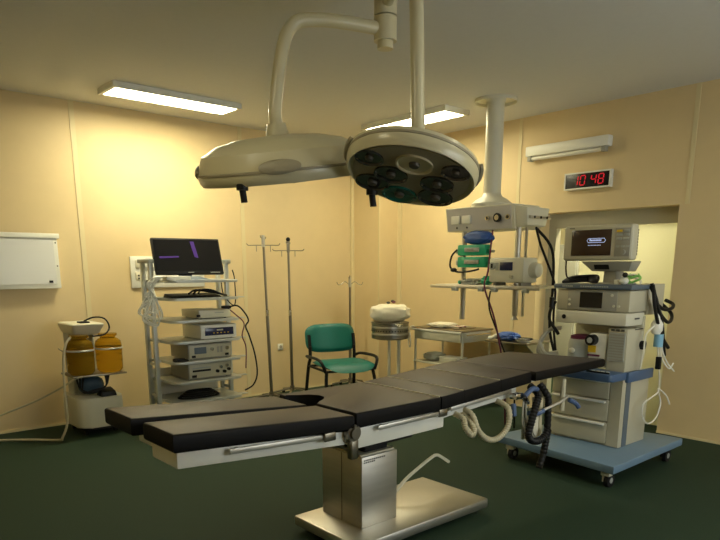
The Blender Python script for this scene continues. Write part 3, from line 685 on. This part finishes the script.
MB().lathe([(0, .796), (.06, .796), (.09, .825), (.094, .825), (.07, .801), (0, .801)], Matrix.Translation((5.92, 4.12, 0)) , 28, sy=1).build('bowl', 'white', t)
MB().lathe([(.09, .825), (.097, .827), (.097, .835), (.09, .837)], Matrix.Translation((5.92, 4.12, 0)), 28, close=False).build('rim', 'black', t)

# ------------------------------------------------------------ operating table
t = thing('operating_table', (2.75, 2.82, 0), 'operating table with black padded sections on a stainless steel column and base', 'operating table')
# base & column
b = MB(); b.box(2.15, 3.29, 2.50, 3.10, .04, .105, bev=.012); b.build('base', 'steel', t)
for x in (2.24, 3.22):
    for y in (2.56, 3.04): MB().cyl((x, y, 0), (x, y, .042), .02).build('foot', 'chrome', t)
c = MB(); c.box(2.32, 2.60, 2.66, 3.03, .105, .535, bev=.004); cl = c.build('column', 'steel', t)
q = MB()
for r_, (zz, n) in enumerate(((.515, 11), (.502, 6))):
    x = 2.335
    random.seed(r_)
    for k in range(n):
        ww = .008+.006*random.random(); q.box(x, x+ww, 2.6585, 2.6602, zz-.004, zz+.004); x += ww+.004
q.build('plate_lettering', 'hatch', cl, smooth=False)
MB().box(2.3185, 2.3205, 2.84, 2.844, .107, .533).build('panel_seam', 'hatch', cl)
q = MB(); q.box(2.33, 2.59, 2.68, 3.01, .535, .545); q.build('column_top', 'beige', t)
q = MB(); q.box(2.38, 2.56, 2.70, 2.98, .545, .60, bev=.01); q.box(2.36, 2.60, 2.62, 3.02, .60, .66, bev=.012); q.cyl((2.30, 2.64, .63), (2.68, 2.64, .63), .03); q.build('head_joint', 'rubber', t)
MB().tube([(2.70, 2.85, .11), (2.84, 2.85, .225), (3.00, 2.85, .30), (3.12, 2.85, .345), (3.16, 2.85, .348), (3.20, 2.85, .33), (3.285, 2.85, .275)], .011, smooth=5).build('foot_lever', 'offwhite', t)
# top sections
def slab(pl, zf, th, name, m_, par, bev=.015, mtop=None):
    # pl: 4 corners xy; zf(x) top height
    o = MB(); bot = [Vector((x, y, zf(x)-th)) for x, y in pl]; top = [Vector((x, y, zf(x))) for x, y in pl]
    o.hexa(bot+top, bev, 3)
    ob = o.build(name, m_, par)
    if mtop:
        ob.data.materials.append(M[mtop])
        for p in ob.data.polygons:
            if p.normal.z > .75: p.material_index = 1
    return ob
zl = lambda x: .845+(2.1-x)*.066      # leg plates
zs = lambda x: .85
zb = lambda x: .85+(x-2.80)*.062
zh = lambda x: .905+(x-3.70)*.02
YN, YF = 2.50, 3.20
def nprism(pts, zf, th, name, m_, par, bev=.015, mtop=None):
    o = MB(); t_ = bmesh.new(); n = len(pts)
    b = [t_.verts.new((x, y, zf(x)-th)) for x, y in pts]; a = [t_.verts.new((x, y, zf(x))) for x, y in pts]
    t_.faces.new(b[::-1]); t_.faces.new(a)
    for i in range(n): t_.faces.new((b[i], b[(i+1) % n], a[(i+1) % n], a[i]))
    hs = set(b) ; es = [e for e in t_.edges if (e.verts[0] in hs) == (e.verts[1] in hs)]
    bmesh.ops.bevel(t_, geom=es, offset=bev, segments=3, profile=.5, affect='EDGES')
    bmesh.ops.recalc_face_normals(t_, faces=t_.faces); o._join(t_); ob = o.build(name, m_, par)
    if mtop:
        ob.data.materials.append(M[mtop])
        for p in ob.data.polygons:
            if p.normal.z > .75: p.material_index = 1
    return ob
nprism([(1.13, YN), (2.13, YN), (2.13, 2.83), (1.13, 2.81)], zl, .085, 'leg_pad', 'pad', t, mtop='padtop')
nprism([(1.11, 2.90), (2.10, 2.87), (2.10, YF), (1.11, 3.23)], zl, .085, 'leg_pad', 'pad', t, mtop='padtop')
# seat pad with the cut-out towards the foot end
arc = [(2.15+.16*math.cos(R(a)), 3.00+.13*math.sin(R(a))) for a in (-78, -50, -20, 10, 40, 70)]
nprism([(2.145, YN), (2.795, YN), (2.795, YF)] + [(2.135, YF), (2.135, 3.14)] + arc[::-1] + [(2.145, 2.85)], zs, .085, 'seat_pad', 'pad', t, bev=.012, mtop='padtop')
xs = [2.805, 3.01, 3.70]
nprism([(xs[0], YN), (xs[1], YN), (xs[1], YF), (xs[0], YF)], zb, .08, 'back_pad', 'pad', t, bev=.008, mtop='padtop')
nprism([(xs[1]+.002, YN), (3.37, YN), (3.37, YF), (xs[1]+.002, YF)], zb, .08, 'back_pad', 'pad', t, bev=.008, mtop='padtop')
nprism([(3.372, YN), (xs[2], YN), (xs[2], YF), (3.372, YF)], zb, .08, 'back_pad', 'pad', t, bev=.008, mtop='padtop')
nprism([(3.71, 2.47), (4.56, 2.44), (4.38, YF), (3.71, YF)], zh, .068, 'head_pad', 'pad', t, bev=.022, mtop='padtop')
for x, zf in ((2.80, zs), (3.011, zb), (3.371, zb)):
    MB().box(x-.004, x+.004, YN+.015, YF-.015, zf(x)-.01, zf(x)+.0022).build('seam', 'beige', t)
# frames under the pads
def frame(x0, x1, y0, y1, zf, th, drop, name='side_frame', z_extra=None):
    o = MB(); P = []
    for z_ in (drop+th, drop):
        P += [Vector((x0, y0, zf(x0)-z_)), Vector((x1, y0, zf(x1)-z_)), Vector((x1, y1, zf(x1)-z_)), Vector((x0, y1, zf(x0)-z_))]
    o.hexa(P, .006); return o.build(name, 'white', t)
frame(1.16, 2.10, 2.54, 2.80, zl, .078, .088); frame(1.24, 2.06, 2.93, 3.17, zl, .03, .088)
frame(1.25, 1.42, 3.02, 3.17, zl, .06, .115)
frame(2.18, 2.86, 2.53, 3.17, lambda x: .85+(x-2.3)*.01, .115, .088); frame(2.89, 3.62, 2.56, 3.14, zb, .075, .083)
frame(3.68, 4.30, 2.60, 3.05, zh, .02, .088)
# side rails
def rail(x0, z0, x1, z1, y):
    a = Vector((x0, y, z0)); b = Vector((x1, y, z1)); o = MB(); dz = Vector((0, 0, .013))
    o.hexa([a-dz+Vector((0, -.005, 0)), b-dz+Vector((0, -.005, 0)), b-dz+Vector((0, .005, 0)), a-dz+Vector((0, .005, 0)), a+dz+Vector((0, -.005, 0)), b+dz+Vector((0, -.005, 0)), b+dz+Vector((0, .005, 0)), a+dz+Vector((0, .005, 0))], .003)
    for k in (.08, .92):
        p = a.lerp(b, k); o.cyl(p, p+Vector((0, .03 if y < 2.8 else -.03, 0)), .012)
    return o.build('side_rail', 'steel', t)
rail(1.40, .782, 2.0, .752, 2.512); rail(2.30, .745, 2.83, .752, 2.503); rail(2.92, .755, 3.52, .79, 2.53); rail(2.30, .745, 2.83, .752, 3.198); rail(2.92, .755, 3.52, .79, 3.17)
for x0, z0 in ((1.95, .755), (2.80, .753)): MB().box(x0-.02, x0+.05, 2.492, 2.507, z0-.022, z0+.022, bev=.004).build('rail_clamp', 'steeldark', t)
q = MB(); q.cyl((2.13, 2.50, .745), (2.13, 2.56, .745), .045, seg=24); q.cyl((2.13, 2.485, .745), (2.13, 2.50, .745), .03, seg=24); q.box(2.09, 2.17, 2.52, 2.62, .69, .76, bev=.01)
q.box(2.11, 2.16, 2.50, 2.54, .60, .71, bev=.008); q.build('joint_knob', 'steeldark', t)
# ------------------------------------------------------------ clamp cluster, hoses at the head end
t = thing('rail_clamp_set', (3.62, 2.52, .5), 'cluster of metal clamps with blue handles hanging under the head of the operating table', 'clamp')
q = MB(); q.tube([(3.52, 2.50, .77), (3.60, 2.48, .74), (3.66, 2.49, .70)], .016); q.box(3.50, 3.58, 2.47, 2.53, .74, .78, bev=.006); q.cyl((3.62, 2.49, .45), (3.62, 2.49, .76), .010); q.build('clamp_body', 'chrome', t)
MB().box(3.655, 3.76, 2.46, 2.53, .44, .60, bev=.01).build('block', 'offwhite', t)
MB().box(3.765, 3.80, 2.46, 2.53, .45, .72, bev=.006).build('block', 'yellow' if False else 'hosebeige', t)
for P in ([(3.58, 2.46, .76), (3.64, 2.45, .80), (3.70, 2.45, .79)], [(3.47, 2.47, .72), (3.47, 2.46, .64)], [(3.62, 2.45, .64), (3.70, 2.44, .625), (3.76, 2.43, .64)]): MB().tube(P, .017).build('handle', 'handleblue', t)
q = MB(); q.tube([(3.70, 2.44, .63), (3.90, 2.40, .68), (4.0, 2.40, .71)], .010, smooth=0); q.build('bar', 'steel', t)
q = MB(); q.cyl((3.97, 2.42, .61), (3.97, 2.42, .835), .018); q.build('post', 'beige', t)
MB().tube([(3.99, 2.38, .69), (4.04, 2.36, .665), (4.07, 2.35, .63)], .017).build('handle', 'handleblue', t)
q = MB()
for k in range(4): q.tube([(3.58+.03*k, 2.47, .72-.02*k), (3.55+.04*k, 2.45, .60), (3.60+.03*k, 2.46, .50), (3.66+.02*k, 2.455, .46)], .006)
q.build('thin_hose', 'greybeige', t)
def corrugated(name, label, P, r, m_):
    L = [Vector(p) for p in P]; n = 14*(len(P)-1)
    f_ = lambda u: r*(1+.10*math.cos(u*n*2.2))
    return tag(MB().tube(P, f_, seg=14, smooth=16).build(name, m_), label, 'hose')
corrugated('breathing_hose', 'black corrugated hose hanging straight down from the table head almost to the floor', [(3.835, 2.52, .80), (3.84, 2.455, .72), (3.846, 2.45, .627), (3.852, 2.45, .462), (3.828, 2.45, .343), (3.78, 2.45, .22)], .024, 'black')
corrugated('breathing_hose', 'black corrugated hose curling in a hook beside the straight hanging hose', [(3.72, 2.52, .80), (3.70, 2.44, .76), (3.65, 2.42, .69), (3.60, 2.41, .60), (3.57, 2.41, .51), (3.62, 2.41, .455), (3.72, 2.405, .45), (3.79, 2.40, .51)], .024, 'black')
corrugated('suction_tube', 'cream ribbed tube hanging in a loop under the back section of the operating table', [(3.42, 2.58, .735), (3.414, 2.47, .70), (3.40, 2.45, .60), (3.34, 2.45, .54), (3.25, 2.45, .52), (3.16, 2.45, .55), (3.10, 2.46, .61), (3.085, 2.50, .70), (3.09, 2.60, .73)], .018, 'hosebeige')
corrugated('suction_tube', 'second cream ribbed tube, folded in a short loop left of the wide one', [(3.00, 2.60, .715), (3.0, 2.50, .69), (2.992, 2.47, .64), (3.03, 2.45, .59), (3.06, 2.46, .62), (3.075, 2.53, .68), (3.06, 2.62, .71)], .018, 'hosebeige')

# ------------------------------------------------------------ anaesthesia machine
FX, BX, BU, L_, R_ = 4.74, 5.18, 5.02, 3.0, 2.38
t = thing('anaesthesia_machine', (4.9, 2.7, 0), 'beige anaesthesia machine with drawers on a blue wheeled base beside the doorway', 'anaesthesia machine')
MB().prism([(4.28, 2.16), (5.46, 2.18), (5.46, 2.34), (5.30, 3.20), (4.50, 3.28), (4.38, 3.25)], .13, .195, bev=.012).build('base', 'baseblue', t)
for x, y in ((4.42, 3.15), (4.36, 2.25), (5.32, 2.26), (5.2, 3.12)):
    c = MB(); c.box(x-.03, x+.03, y-.035, y+.035, .09, .132, bev=.008); c.box(x-.012, x+.05, y+.012, y+.028, .04, .10); c = c.build('caster', 'offwhite' if x < 5 else 'rubber', t)
    w_ = MB(); w_.cyl((x+.025, y-.025, .052), (x+.025, y+.009, .052), .052, seg=24); w_ = w_.build('wheel', 'rubber', c)
    MB().cyl((x+.025, y-.028, .052), (x+.025, y-.025, .052), .022, seg=16).build('hubcap', 'greypaint', w_)
MB().box(FX+.02, BX, R_, L_, .195, .74, bev=.006).build('cabinet', 'beige', t)
for z0, z1 in ((.215, .385), (.395, .565), (.575, .725)):
    d = MB().box(FX-.002, FX+.02, R_+.105, L_-.01, z0, z1, bev=.005).build('drawer', 'beige', t)
    MB().box(FX-.028, FX-.001, R_+.12, L_-.015, z1-.022, z1-.004, bev=.006).build('handle', 'white', d)
MB().box(FX+.005, FX+.02, R_+.002, R_+.10, .20, .735).build('corner_panel', 'beige', t)
st_ = MB(); st_.box(FX+.06, FX+.13, R_-.004, R_, .20, .735); st_.build('side_stripe', 'bluegrey', t)
MB().prism(rrect(FX-.20, FX+.06, R_-.01, L_-.02, .03), .745, .80, bev=.01).build('worktop', 'trayblue', t)
MB().box(FX+.03, BX+.0, R_-.03, R_-.001, .72, .80, bev=.006).build('side_handle', 'trayblue', t)
q = MB()
for k in range(4): q.box(FX-.155, FX-.12, R_+.05+.04*k, R_+.075+.04*k, .80, .812)
q.build('switches', 'white', t)
MB().box(FX-.165, FX-.158, R_+.03, R_+.22, .80, .815).build('switch_strip', 'black', t)
# upper body
MB().box(FX+.25, BU, R_, L_-.04, .80, 1.22, bev=.006).build('upper_back', 'beige', t)
MB().box(FX+.01, FX+.249, R_, R_+.155, .80, 1.13, bev=.005).build('side_column', 'beige', t)
g_ = MB().box(FX+.002, FX+.01, R_+.012, R_+.145, .88, 1.10).build('grille', 'greypaint', t)
q = MB()
for k in range(10): q.box(FX-.001, FX+.002, R_+.02, R_+.137, .89+.021*k, .898+.021*k)
q.build('slots', 'greybeige', g_)
MB().box(FX+.03, BX, R_, L_, 1.13, 1.245, bev=.01).build('drawer_band', 'offwhite', t) if False else None
bd = MB().box(FX-.01, BU, R_+.01, L_, 1.15, 1.25, bev=.012).build('control_band', 'offwhite', t)
MB().cyl((FX-.014, L_-.08, 1.20), (FX-.009, L_-.08, 1.20), .018).build('knob', 'black', bd)
for k in range(3): MB().box(FX+.0, FX+.012, R_+.025+.04*k, R_+.05+.04*k, 1.112, 1.128).build('button', 'hatch', bd)
dsp = MB().box(FX, BU, R_, L_, 1.255, 1.42, bev=.01).build('display_housing', 'beige', t)
MB().box(FX-.006, FX+.001, R_+.10, L_-.10, 1.262, 1.412, bev=.002).build('display_panel', 'greybeige', dsp)
MB().box(FX-.009, FX-.005, 2.60, 2.79, 1.28, 1.40).build('display', 'screen', dsp)
for y, z in ((2.88, 1.34), (2.88, 1.30), (2.52, 1.38), (2.50, 1.30), (2.46, 1.30)): MB().cyl((FX-.014, y, z), (FX-.005, y, z), .010).build('button', 'offwhite', dsp)
tp = MB().box(FX-.03, BU+.01, R_-.02, L_+.02, 1.425, 1.462, bev=.008).build('top_slab', 'bluegrey', t)
q = MB(); x = L_-.06
for k in range(6): q.box(FX-.0315, FX-.0298, x-.012, x, 1.438, 1.450); x -= .016
q.build('brand_lettering', 'greypaint', tp, smooth=False); q = MB()
x = 2.78
for k in range(12): q.box(FX-.0315, FX-.0298, x-.014, x, 1.440, 1.449); x -= .02
q.build('model_lettering', 'greypaint', tp, smooth=False)
# absorber and vaporiser
ab = MB(); ab.lathe([(0, .815), (.095, .815), (.10, .83), (.10, 1.0), (.088, 1.02), (0, 1.02)], Matrix.Translation((FX+.11, 2.82, 0)), 32); ab = ab.build('absorber_canister', 'greypaint', t)
MB().lathe([(0, 1.02), (.085, 1.02), (.085, 1.045), (.05, 1.055), (0, 1.055)], Matrix.Translation((FX+.11, 2.82, 0)), 32).build('lid', 'magenta', ab)
MB().ball((FX+.01, 2.84, .93), .022, (.6, 1.3, 1)).build('knob', 'offwhite', ab)
vp = MB().box(FX+.02, FX+.16, 2.55, 2.70, .815, 1.08, bev=.012).build('vaporiser', 'white', t)
MB().cyl((FX-.04, 2.66, 1.03), (FX+.02, 2.66, 1.03), .042, seg=24).build('dial', 'black', vp)
MB().cyl((FX-.045, 2.66, 1.03), (FX-.04, 2.66, 1.03), .022, seg=24).build('dial_cap', 'greypaint', vp)
MB().box(FX+.012, FX+.02, 2.635, 2.70, .93, .985).build('yellow_label', 'yellow', vp)
MB().box(FX+.012, FX+.02, 2.60, 2.70, .90, .915).build('red_label', 'magenta', vp)
MB().box(FX+.012, FX+.02, 2.65, 2.69, .86, .88).build('opening', 'black', vp)
for k in range(3):
    MB().tube([(FX+.02, L_-.03, .86+.02*k), (FX-.04, L_+.05+.03*k, .88), (FX-.02, L_+.12, .98), (FX+.02, L_+.06, 1.08), (FX+.06, L_-.02, 1.10)], .016, seg=8, smooth=6).build('hose', 'greybeige', t)
MB().tube([(FX+.0, L_+.01, 1.32), (FX-.01, L_+.05, 1.24), (FX-.01, L_+.05, 1.16), (FX-.01, L_+.0, 1.10), (FX+.02, L_-.02, 1.05)], .014, seg=8, smooth=6).build('cable', 'black', t)
MB().cyl((FX-.01, L_+.04, 1.27), (FX-.01, L_+.04, 1.35), .022).build('plug', 'black', t)
# side connectors
for z, r_ in ((1.0, .03), (.98, .02)): MB().cyl((FX+.24, R_-.03, z), (FX+.24, R_, z), r_).build('gauge', 'black', t)
q = MB(); q.box(FX+.10, FX+.17, R_-.004, R_, 1.20, 1.212); q.box(FX+.12, FX+.24, R_-.004, R_, 1.12, 1.127); q.build('side_marks', 'hatch', t)
# box at the rear with its hoses
rb = MB().box(5.035, 5.31, 2.385, 2.62, 1.225, 1.462, bev=.006).build('rear_box', 'beige', t)
MB().box(5.035, 5.075, 2.42, 2.56, .745, 1.23).build('rear_bracket', 'beige', t)
for k, P in enumerate(([(5.000, 2.35, 1.47), (5.010, 2.33, 1.40), (5.050, 2.33, 1.33), (5.150, 2.31, 1.27), (5.270, 2.30, 1.27), (5.360, 2.33, 1.30), (5.370, 2.40, 1.33)],
                       [(5.000, 2.36, 1.45), (5.030, 2.32, 1.36), (5.090, 2.31, 1.25), (5.190, 2.29, 1.17), (5.290, 2.30, 1.18), (5.360, 2.34, 1.23), (5.350, 2.42, 1.30)],
                       [(5.000, 2.34, 1.46), (5.030, 2.31, 1.32), (5.100, 2.29, 1.18), (5.140, 2.28, 1.02), (5.23, 2.30, .90)],
                       [(4.990, 2.33, 1.44), (5.000, 2.31, 1.30), (5.050, 2.29, 1.15), (5.120, 2.28, 1.05), (5.26, 2.29, .96)])):
    MB().tube(P, .014, seg=8, smooth=6).build('hose', 'black', t)
# breathing circuit hanging at the side
t = thing('hanging_drip_set', (5.12, 2.30, 1.0), 'white and blue connectors with thin looping tubes hanging at the side of the anaesthesia machine', 'tubing set')
MB().lathe([(0, 0), (.03, 0), (.045, .03), (.045, .08), (.02, .12), (.012, .17), (0, .17)], Matrix.Translation((5.07, 2.31, 1.08)), 20).build('bottle', 'clearwhite', t)
MB().cyl((5.10, 2.30, .98), (5.10, 2.30, 1.08), .035).build('blue_connector', 'cyan', t)
for P in ([(5.05, 2.31, 1.15), (4.98, 2.31, 1.13), (4.92, 2.32, 1.08), (4.91, 2.32, .95), (4.90, 2.33, .82)],
          [(5.10, 2.30, .98), (5.12, 2.29, .85), (5.14, 2.28, .72), (5.14, 2.28, .62), (5.05, 2.29, .58), (4.95, 2.30, .54), (4.95, 2.30, .44), (5.03, 2.29, .37), (5.14, 2.28, .40), (5.18, 2.27, .52), (5.13, 2.28, .64), (5.22, 2.25, .58), (5.28, 2.24, .50)],
          [(5.13, 2.29, 1.05), (5.14, 2.28, .95), (5.20, 2.26, .85), (5.30, 2.24, .77)],
          [(5.12, 2.29, 1.02), (5.13, 2.28, .9), (5.22, 2.25, .80), (5.27, 2.24, .84)]):
    MB().tube(P, .006, seg=6, smooth=6).build('tube', 'clearwhite', t)
MB().box(5.10, 5.13, 2.27, 2.31, .80, .90, bev=.006).build('black_clamp', 'black', t)
# patient monitor on top
t = thing('patient_monitor', (4.9, 2.6, 1.462), 'large beige patient monitor with dark screen on top of the anaesthesia machine', 'monitor')
MB().box(FX-.04, FX+.05, 2.38, 2.95, 1.64, 1.905, bev=.02, seg=3).build('bezel', 'beige', t)
MB().box(FX+.05, FX+.13, 2.41, 2.92, 1.655, 1.89, bev=.03).build('rear_housing', 'greybeige', t)
s = MB().box(FX-.046, FX-.039, 2.545, 2.875, 1.678, 1.87, bev=.001).build('screen', 'screenbrown', t)
q = MB(); z0, z1, ya, yb = 1.775, 1.805, 2.60, 2.73
q.tube([(FX-.047, ya, z0), (FX-.047, yb, z0), (FX-.047, yb+.012, (z0+z1)/2), (FX-.047, yb, z1), (FX-.047, ya, z1), (FX-.047, ya-.012, (z0+z1)/2), (FX-.047, ya, z0)], .0022, seg=5, smooth=0); q.build('logo_outline', 'glowwhite', s)
q = MB(); y = yb-.01
for k in range(8): q.box(FX-.0485, FX-.0462, y-.009, y, 1.785, 1.797 if k else 1.802); y -= .0125
y = yb
for k in range(9): q.box(FX-.0485, FX-.0462, y-.008, y, 1.752, 1.757); y -= .012
q.build('logo_lettering', 'glowwhite', s, smooth=False)
kp = MB().box(FX-.045, FX-.039, 2.395, 2.515, 1.67, 1.875, bev=.001).build('keypad', 'greybeige', t)
for r_ in range(3):
    for c_ in range(2): MB().box(FX-.049, FX-.044, 2.405+.055*c_, 2.45+.055*c_, 1.845-.028*r_, 1.862-.028*r_, bev=.002).build('key', 'greypaint' if (r_, c_) != (0, 1) else 'yellow', kp)
for c_ in range(3): MB().box(FX-.049, FX-.044, 2.40+.038*c_, 2.428+.038*c_, 1.735, 1.75).build('key', 'greypaint', kp)
MB().cyl((FX-.062, 2.44, 1.70), (FX-.044, 2.44, 1.70), .018).build('knob', 'greybeige', kp)
q = MB(); x = 2.90
for k in range(4): q.box(FX-.0415, FX-.0395, x-.008, x, 1.882, 1.889); x -= .011
q.build('brand_lettering', 'hatch', t, smooth=False)
q = MB()
for k in range(9): q.box(FX+.06, FX+.09, 2.402, 2.412, 1.68+.022*k, 1.692+.022*k)
q.build('side_connectors', 'hatch', t)
nk = MB(); nk.box(FX+.05, FX+.17, 2.53, 2.64, 1.463, 1.56, bev=.01); nk.box(FX-.0, FX+.24, 2.46, 2.72, 1.463, 1.475, bev=.004); nk.build('stand', 'greybeige', t)
md = MB().hexa([Vector(p) for p in ((FX+.02, 2.42, 1.56), (FX+.13, 2.42, 1.56), (FX+.13, 2.72, 1.56), (FX+.02, 2.72, 1.56), (FX-.02, 2.38, 1.635), (FX+.13, 2.38, 1.635), (FX+.13, 2.80, 1.635), (FX-.02, 2.80, 1.635))], bev=.006).build('module_rack', 'greybeige', t)
MB().hexa([Vector(p) for p in ((FX+.006, 2.57, 1.575), (FX+.02, 2.57, 1.575), (FX+.02, 2.69, 1.575), (FX+.006, 2.69, 1.575), (FX-.012, 2.57, 1.61), (FX+.0, 2.57, 1.61), (FX+.0, 2.69, 1.61), (FX-.012, 2.69, 1.61))]).build('module_slot', 'black', md)
MB().tube([(FX+.06, 2.93, 1.76), (FX+.05, 2.965, 1.68), (FX+.04, 2.96, 1.56), (FX+.0, 2.90, 1.50), (FX-.0, 2.75, 1.50)], .007, smooth=6).build('cable', 'black', t)
t = thing('cable_pile', (FX+.03, 2.82, 1.463), 'pile of dark coiled leads beside the monitor stand on the machine top', 'cables')
for k in range(6):
    MB().tube([(FX-.0+.012*k, 2.96, 1.475+.004*k), (FX+.01, 2.88, 1.478+.007*k), (FX+.02-.01*k+.03, 2.80, 1.485+.007*k), (FX+.0+.01*k, 2.70, 1.48+.009*k), (FX+.01, 2.655, 1.478+.006*k)], .011, smooth=5).build('lead', 'black' if k % 2 else 'purplecable' if 'purplecable' in M else 'black', t)
t = thing('green_tubing', (FX+.05, 2.38, 1.463), 'tangle of bright green and white tubing on the machine top right of the monitor stand', 'tubing')
for k in range(4):
    a0 = k*1.5; MB().tube([(FX+.04+.03*math.cos(a0+a*.9), 2.40+(.05+.008*k)*math.sin(a0+a*.9), 1.475+.018*a*(1 if a < 4 else .6)) for a in range(7)], .007, smooth=5).build('tube', 'limegreen' if k < 3 else 'clearwhite', t)
MB().ball((FX+.0, 2.44, 1.4905), .026, (1, 1.4, 1)).build('connector', 'white', t); MB().ball((FX-.01, 2.43, 1.535), .02).build('cap', 'black', t)
MB().box(FX-.01, FX+.03, 2.48, 2.515, 1.463, 1.50, bev=.005).build('clip', 'yellow' if False else 'offwhite', t)

# ------------------------------------------------------------ surgical lamps
def surgical_lamp(C, roll, tl, rad, th, label, wells, teal, arm_to, hnd, grips, spin=0):
    t = thing('surgical_lamp', C, label, 'surgical lamp', 'domed surgical lamps', local=True)
    e1 = rt*math.cos(roll)+Vector((0, 0, 1))*math.sin(roll)
    u = Vector((0, 0, 1))*math.cos(roll)-rt*math.sin(roll)
    nup = (u*math.cos(tl)+g*math.sin(tl)).normalized()        # back of the lamp, face looks along -nup
    e2 = nup.cross(e1).normalized()
    MT = Matrix((e1, e2, nup)).transposed().to_4x4() @ Matrix.Rotation(spin, 4, 'Z')
    d = MB()
    d.lathe([(0, .012), (rad*.90, .012), (rad*.955, .0), (rad*.985, .018), (rad, .05), (rad*.985, .085), (rad*.93, th*.72), (rad*.75, th*.93), (rad*.5, th*1.05), (0, th*1.12)], MT, 64)
    d.build('dome', 'lampshell', t)
    MB().lathe([(rad*.985, .052), (rad*1.008, .056), (rad*1.008, .066), (rad*.985, .070)], MT, 64, close=False).build('rim_seam', 'lampgrey', t)
    MB().lathe([(0, .006), (rad*.88, .006), (rad*.88, .012), (0, .012)], MT, 64).build('face', 'lampgrey', t)
    for k, (a, rr, sz, m_) in enumerate(wells):
        W = MT @ Matrix.Translation((rad*rr*math.cos(R(a)), rad*rr*math.sin(R(a)), 0))
        o = MB(); o.lathe([(sz, .006), (sz*1.0, -.004), (sz*.92, -.004), (sz*.86, .004), (sz*.6, .0052), (0, .0055)], W, 32, close=False); o = o.build('reflector', m_, t)
        MB().lathe([(sz*.30, .0052), (sz*.25, -.008), (0, -.010)], W, 20, close=False).build('bulb_cap', 'reflector', o)
    for a in grips:
        W = MT @ Matrix.Rotation(R(a), 4, 'Z') @ Matrix.Translation((rad*.965, 0, .078)) @ Matrix.Rotation(R(72), 4, 'Y')
        MB().lathe([(.085, 0), (.085, .012), (.06, .022), (0, .024)], W @ Matrix.Diagonal((.42, 1.25, 1, 1)), 28).build('grip_recess', 'lampgrey', t)
    a = R(hnd)
    W = MT @ Matrix.Translation((rad*.93*math.cos(a), rad*.93*math.sin(a), 0))
    o = MB(); p = W.translation
    o.cyl(p+Vector((0, 0, .012)), p-Vector((0, 0, .016)), .030); o.cyl(p-Vector((0, 0, .012)), p-Vector((0, 0, .075))+rt*.008, .017); o.build('handle', 'black', t)
    # suspension
    top = nup*th*1.10
    o = MB(); o.cyl(nup*th*.98, top+nup*.06, .07, r2=.05, seg=24); o.build('top_hub', 'lampshell', t)
    E = Vector(arm_to)-Vector(C); p0 = top+nup*.05
    MB().tube([p0, p0+Vector((0, 0, .12)), Vector((p0.x, p0.y, E.z-.1))+(E-p0)*Vector((.12, .12, 0)) if False else Vector((p0.x+.12*(E.x-p0.x), p0.y+.12*(E.y-p0.y), E.z-.08)), Vector((p0.x+.4*(E.x-p0.x), p0.y+.4*(E.y-p0.y), E.z)), Vector((E.x, E.y, E.z))], .035, seg=14, smooth=8).build('arm', 'lampshell', t)
    o = MB(); o.cyl(Vector((E.x, E.y, E.z-.06)), Vector((E.x, E.y, E.z+.06)), .065, seg=24); o.build('arm_joint', 'lampshell', t)
    return t
HUB = (2.75, 2.95)
wl = [(a, .60, .095, 'darkglass') for a in (0, 60, 120, 180, 240, 300)]
surgical_lamp(Vector((2.184, 3.175, 2.072)), R(5), R(-10), .462, .21, 'round surgical lamp seen edge-on, on the side of the equipment rack', [(a, .60, .1, 'darkglass') for a in (0, 72, 144, 216, 288)], 0, (HUB[0], HUB[1], 2.90), 247, (-85, 187))
surgical_lamp(Vector((2.384, 2.37, 2.022)), R(-11), R(17), .328, .13, 'round surgical lamp tilted to show its dark reflectors, nearer the ceiling pendant',
              [(142, .70, .088, 'darkglass'), (98, .68, .092, 'tealglass'), (48, .70, .092, 'darkglass'), (172, .30, .085, 'darkglass'), (8, .42, .085, 'darkglass'), (270, .42, .09, 'lampshell'), (208, .74, .07, 'darkglass'), (325, .74, .07, 'darkglass')], 1, (HUB[0], HUB[1], 3.03), 125, (0, 180))
t = thing('lamp_ceiling_mount', (HUB[0], HUB[1], H), 'round ceiling mount with central tube carrying both surgical lamps', 'ceiling mount')
MB().cyl((HUB[0], HUB[1], 2.80), (HUB[0], HUB[1], H), .045, seg=24).build('tube', 'lampshell', t)
MB().lathe([(0, H-.05), (.16, H-.05), (.19, H-.02), (.19, H-.0005), (0, H-.0005)], Matrix.Translation((HUB[0], HUB[1], 0)), 36).build('canopy', 'lampshell', t)
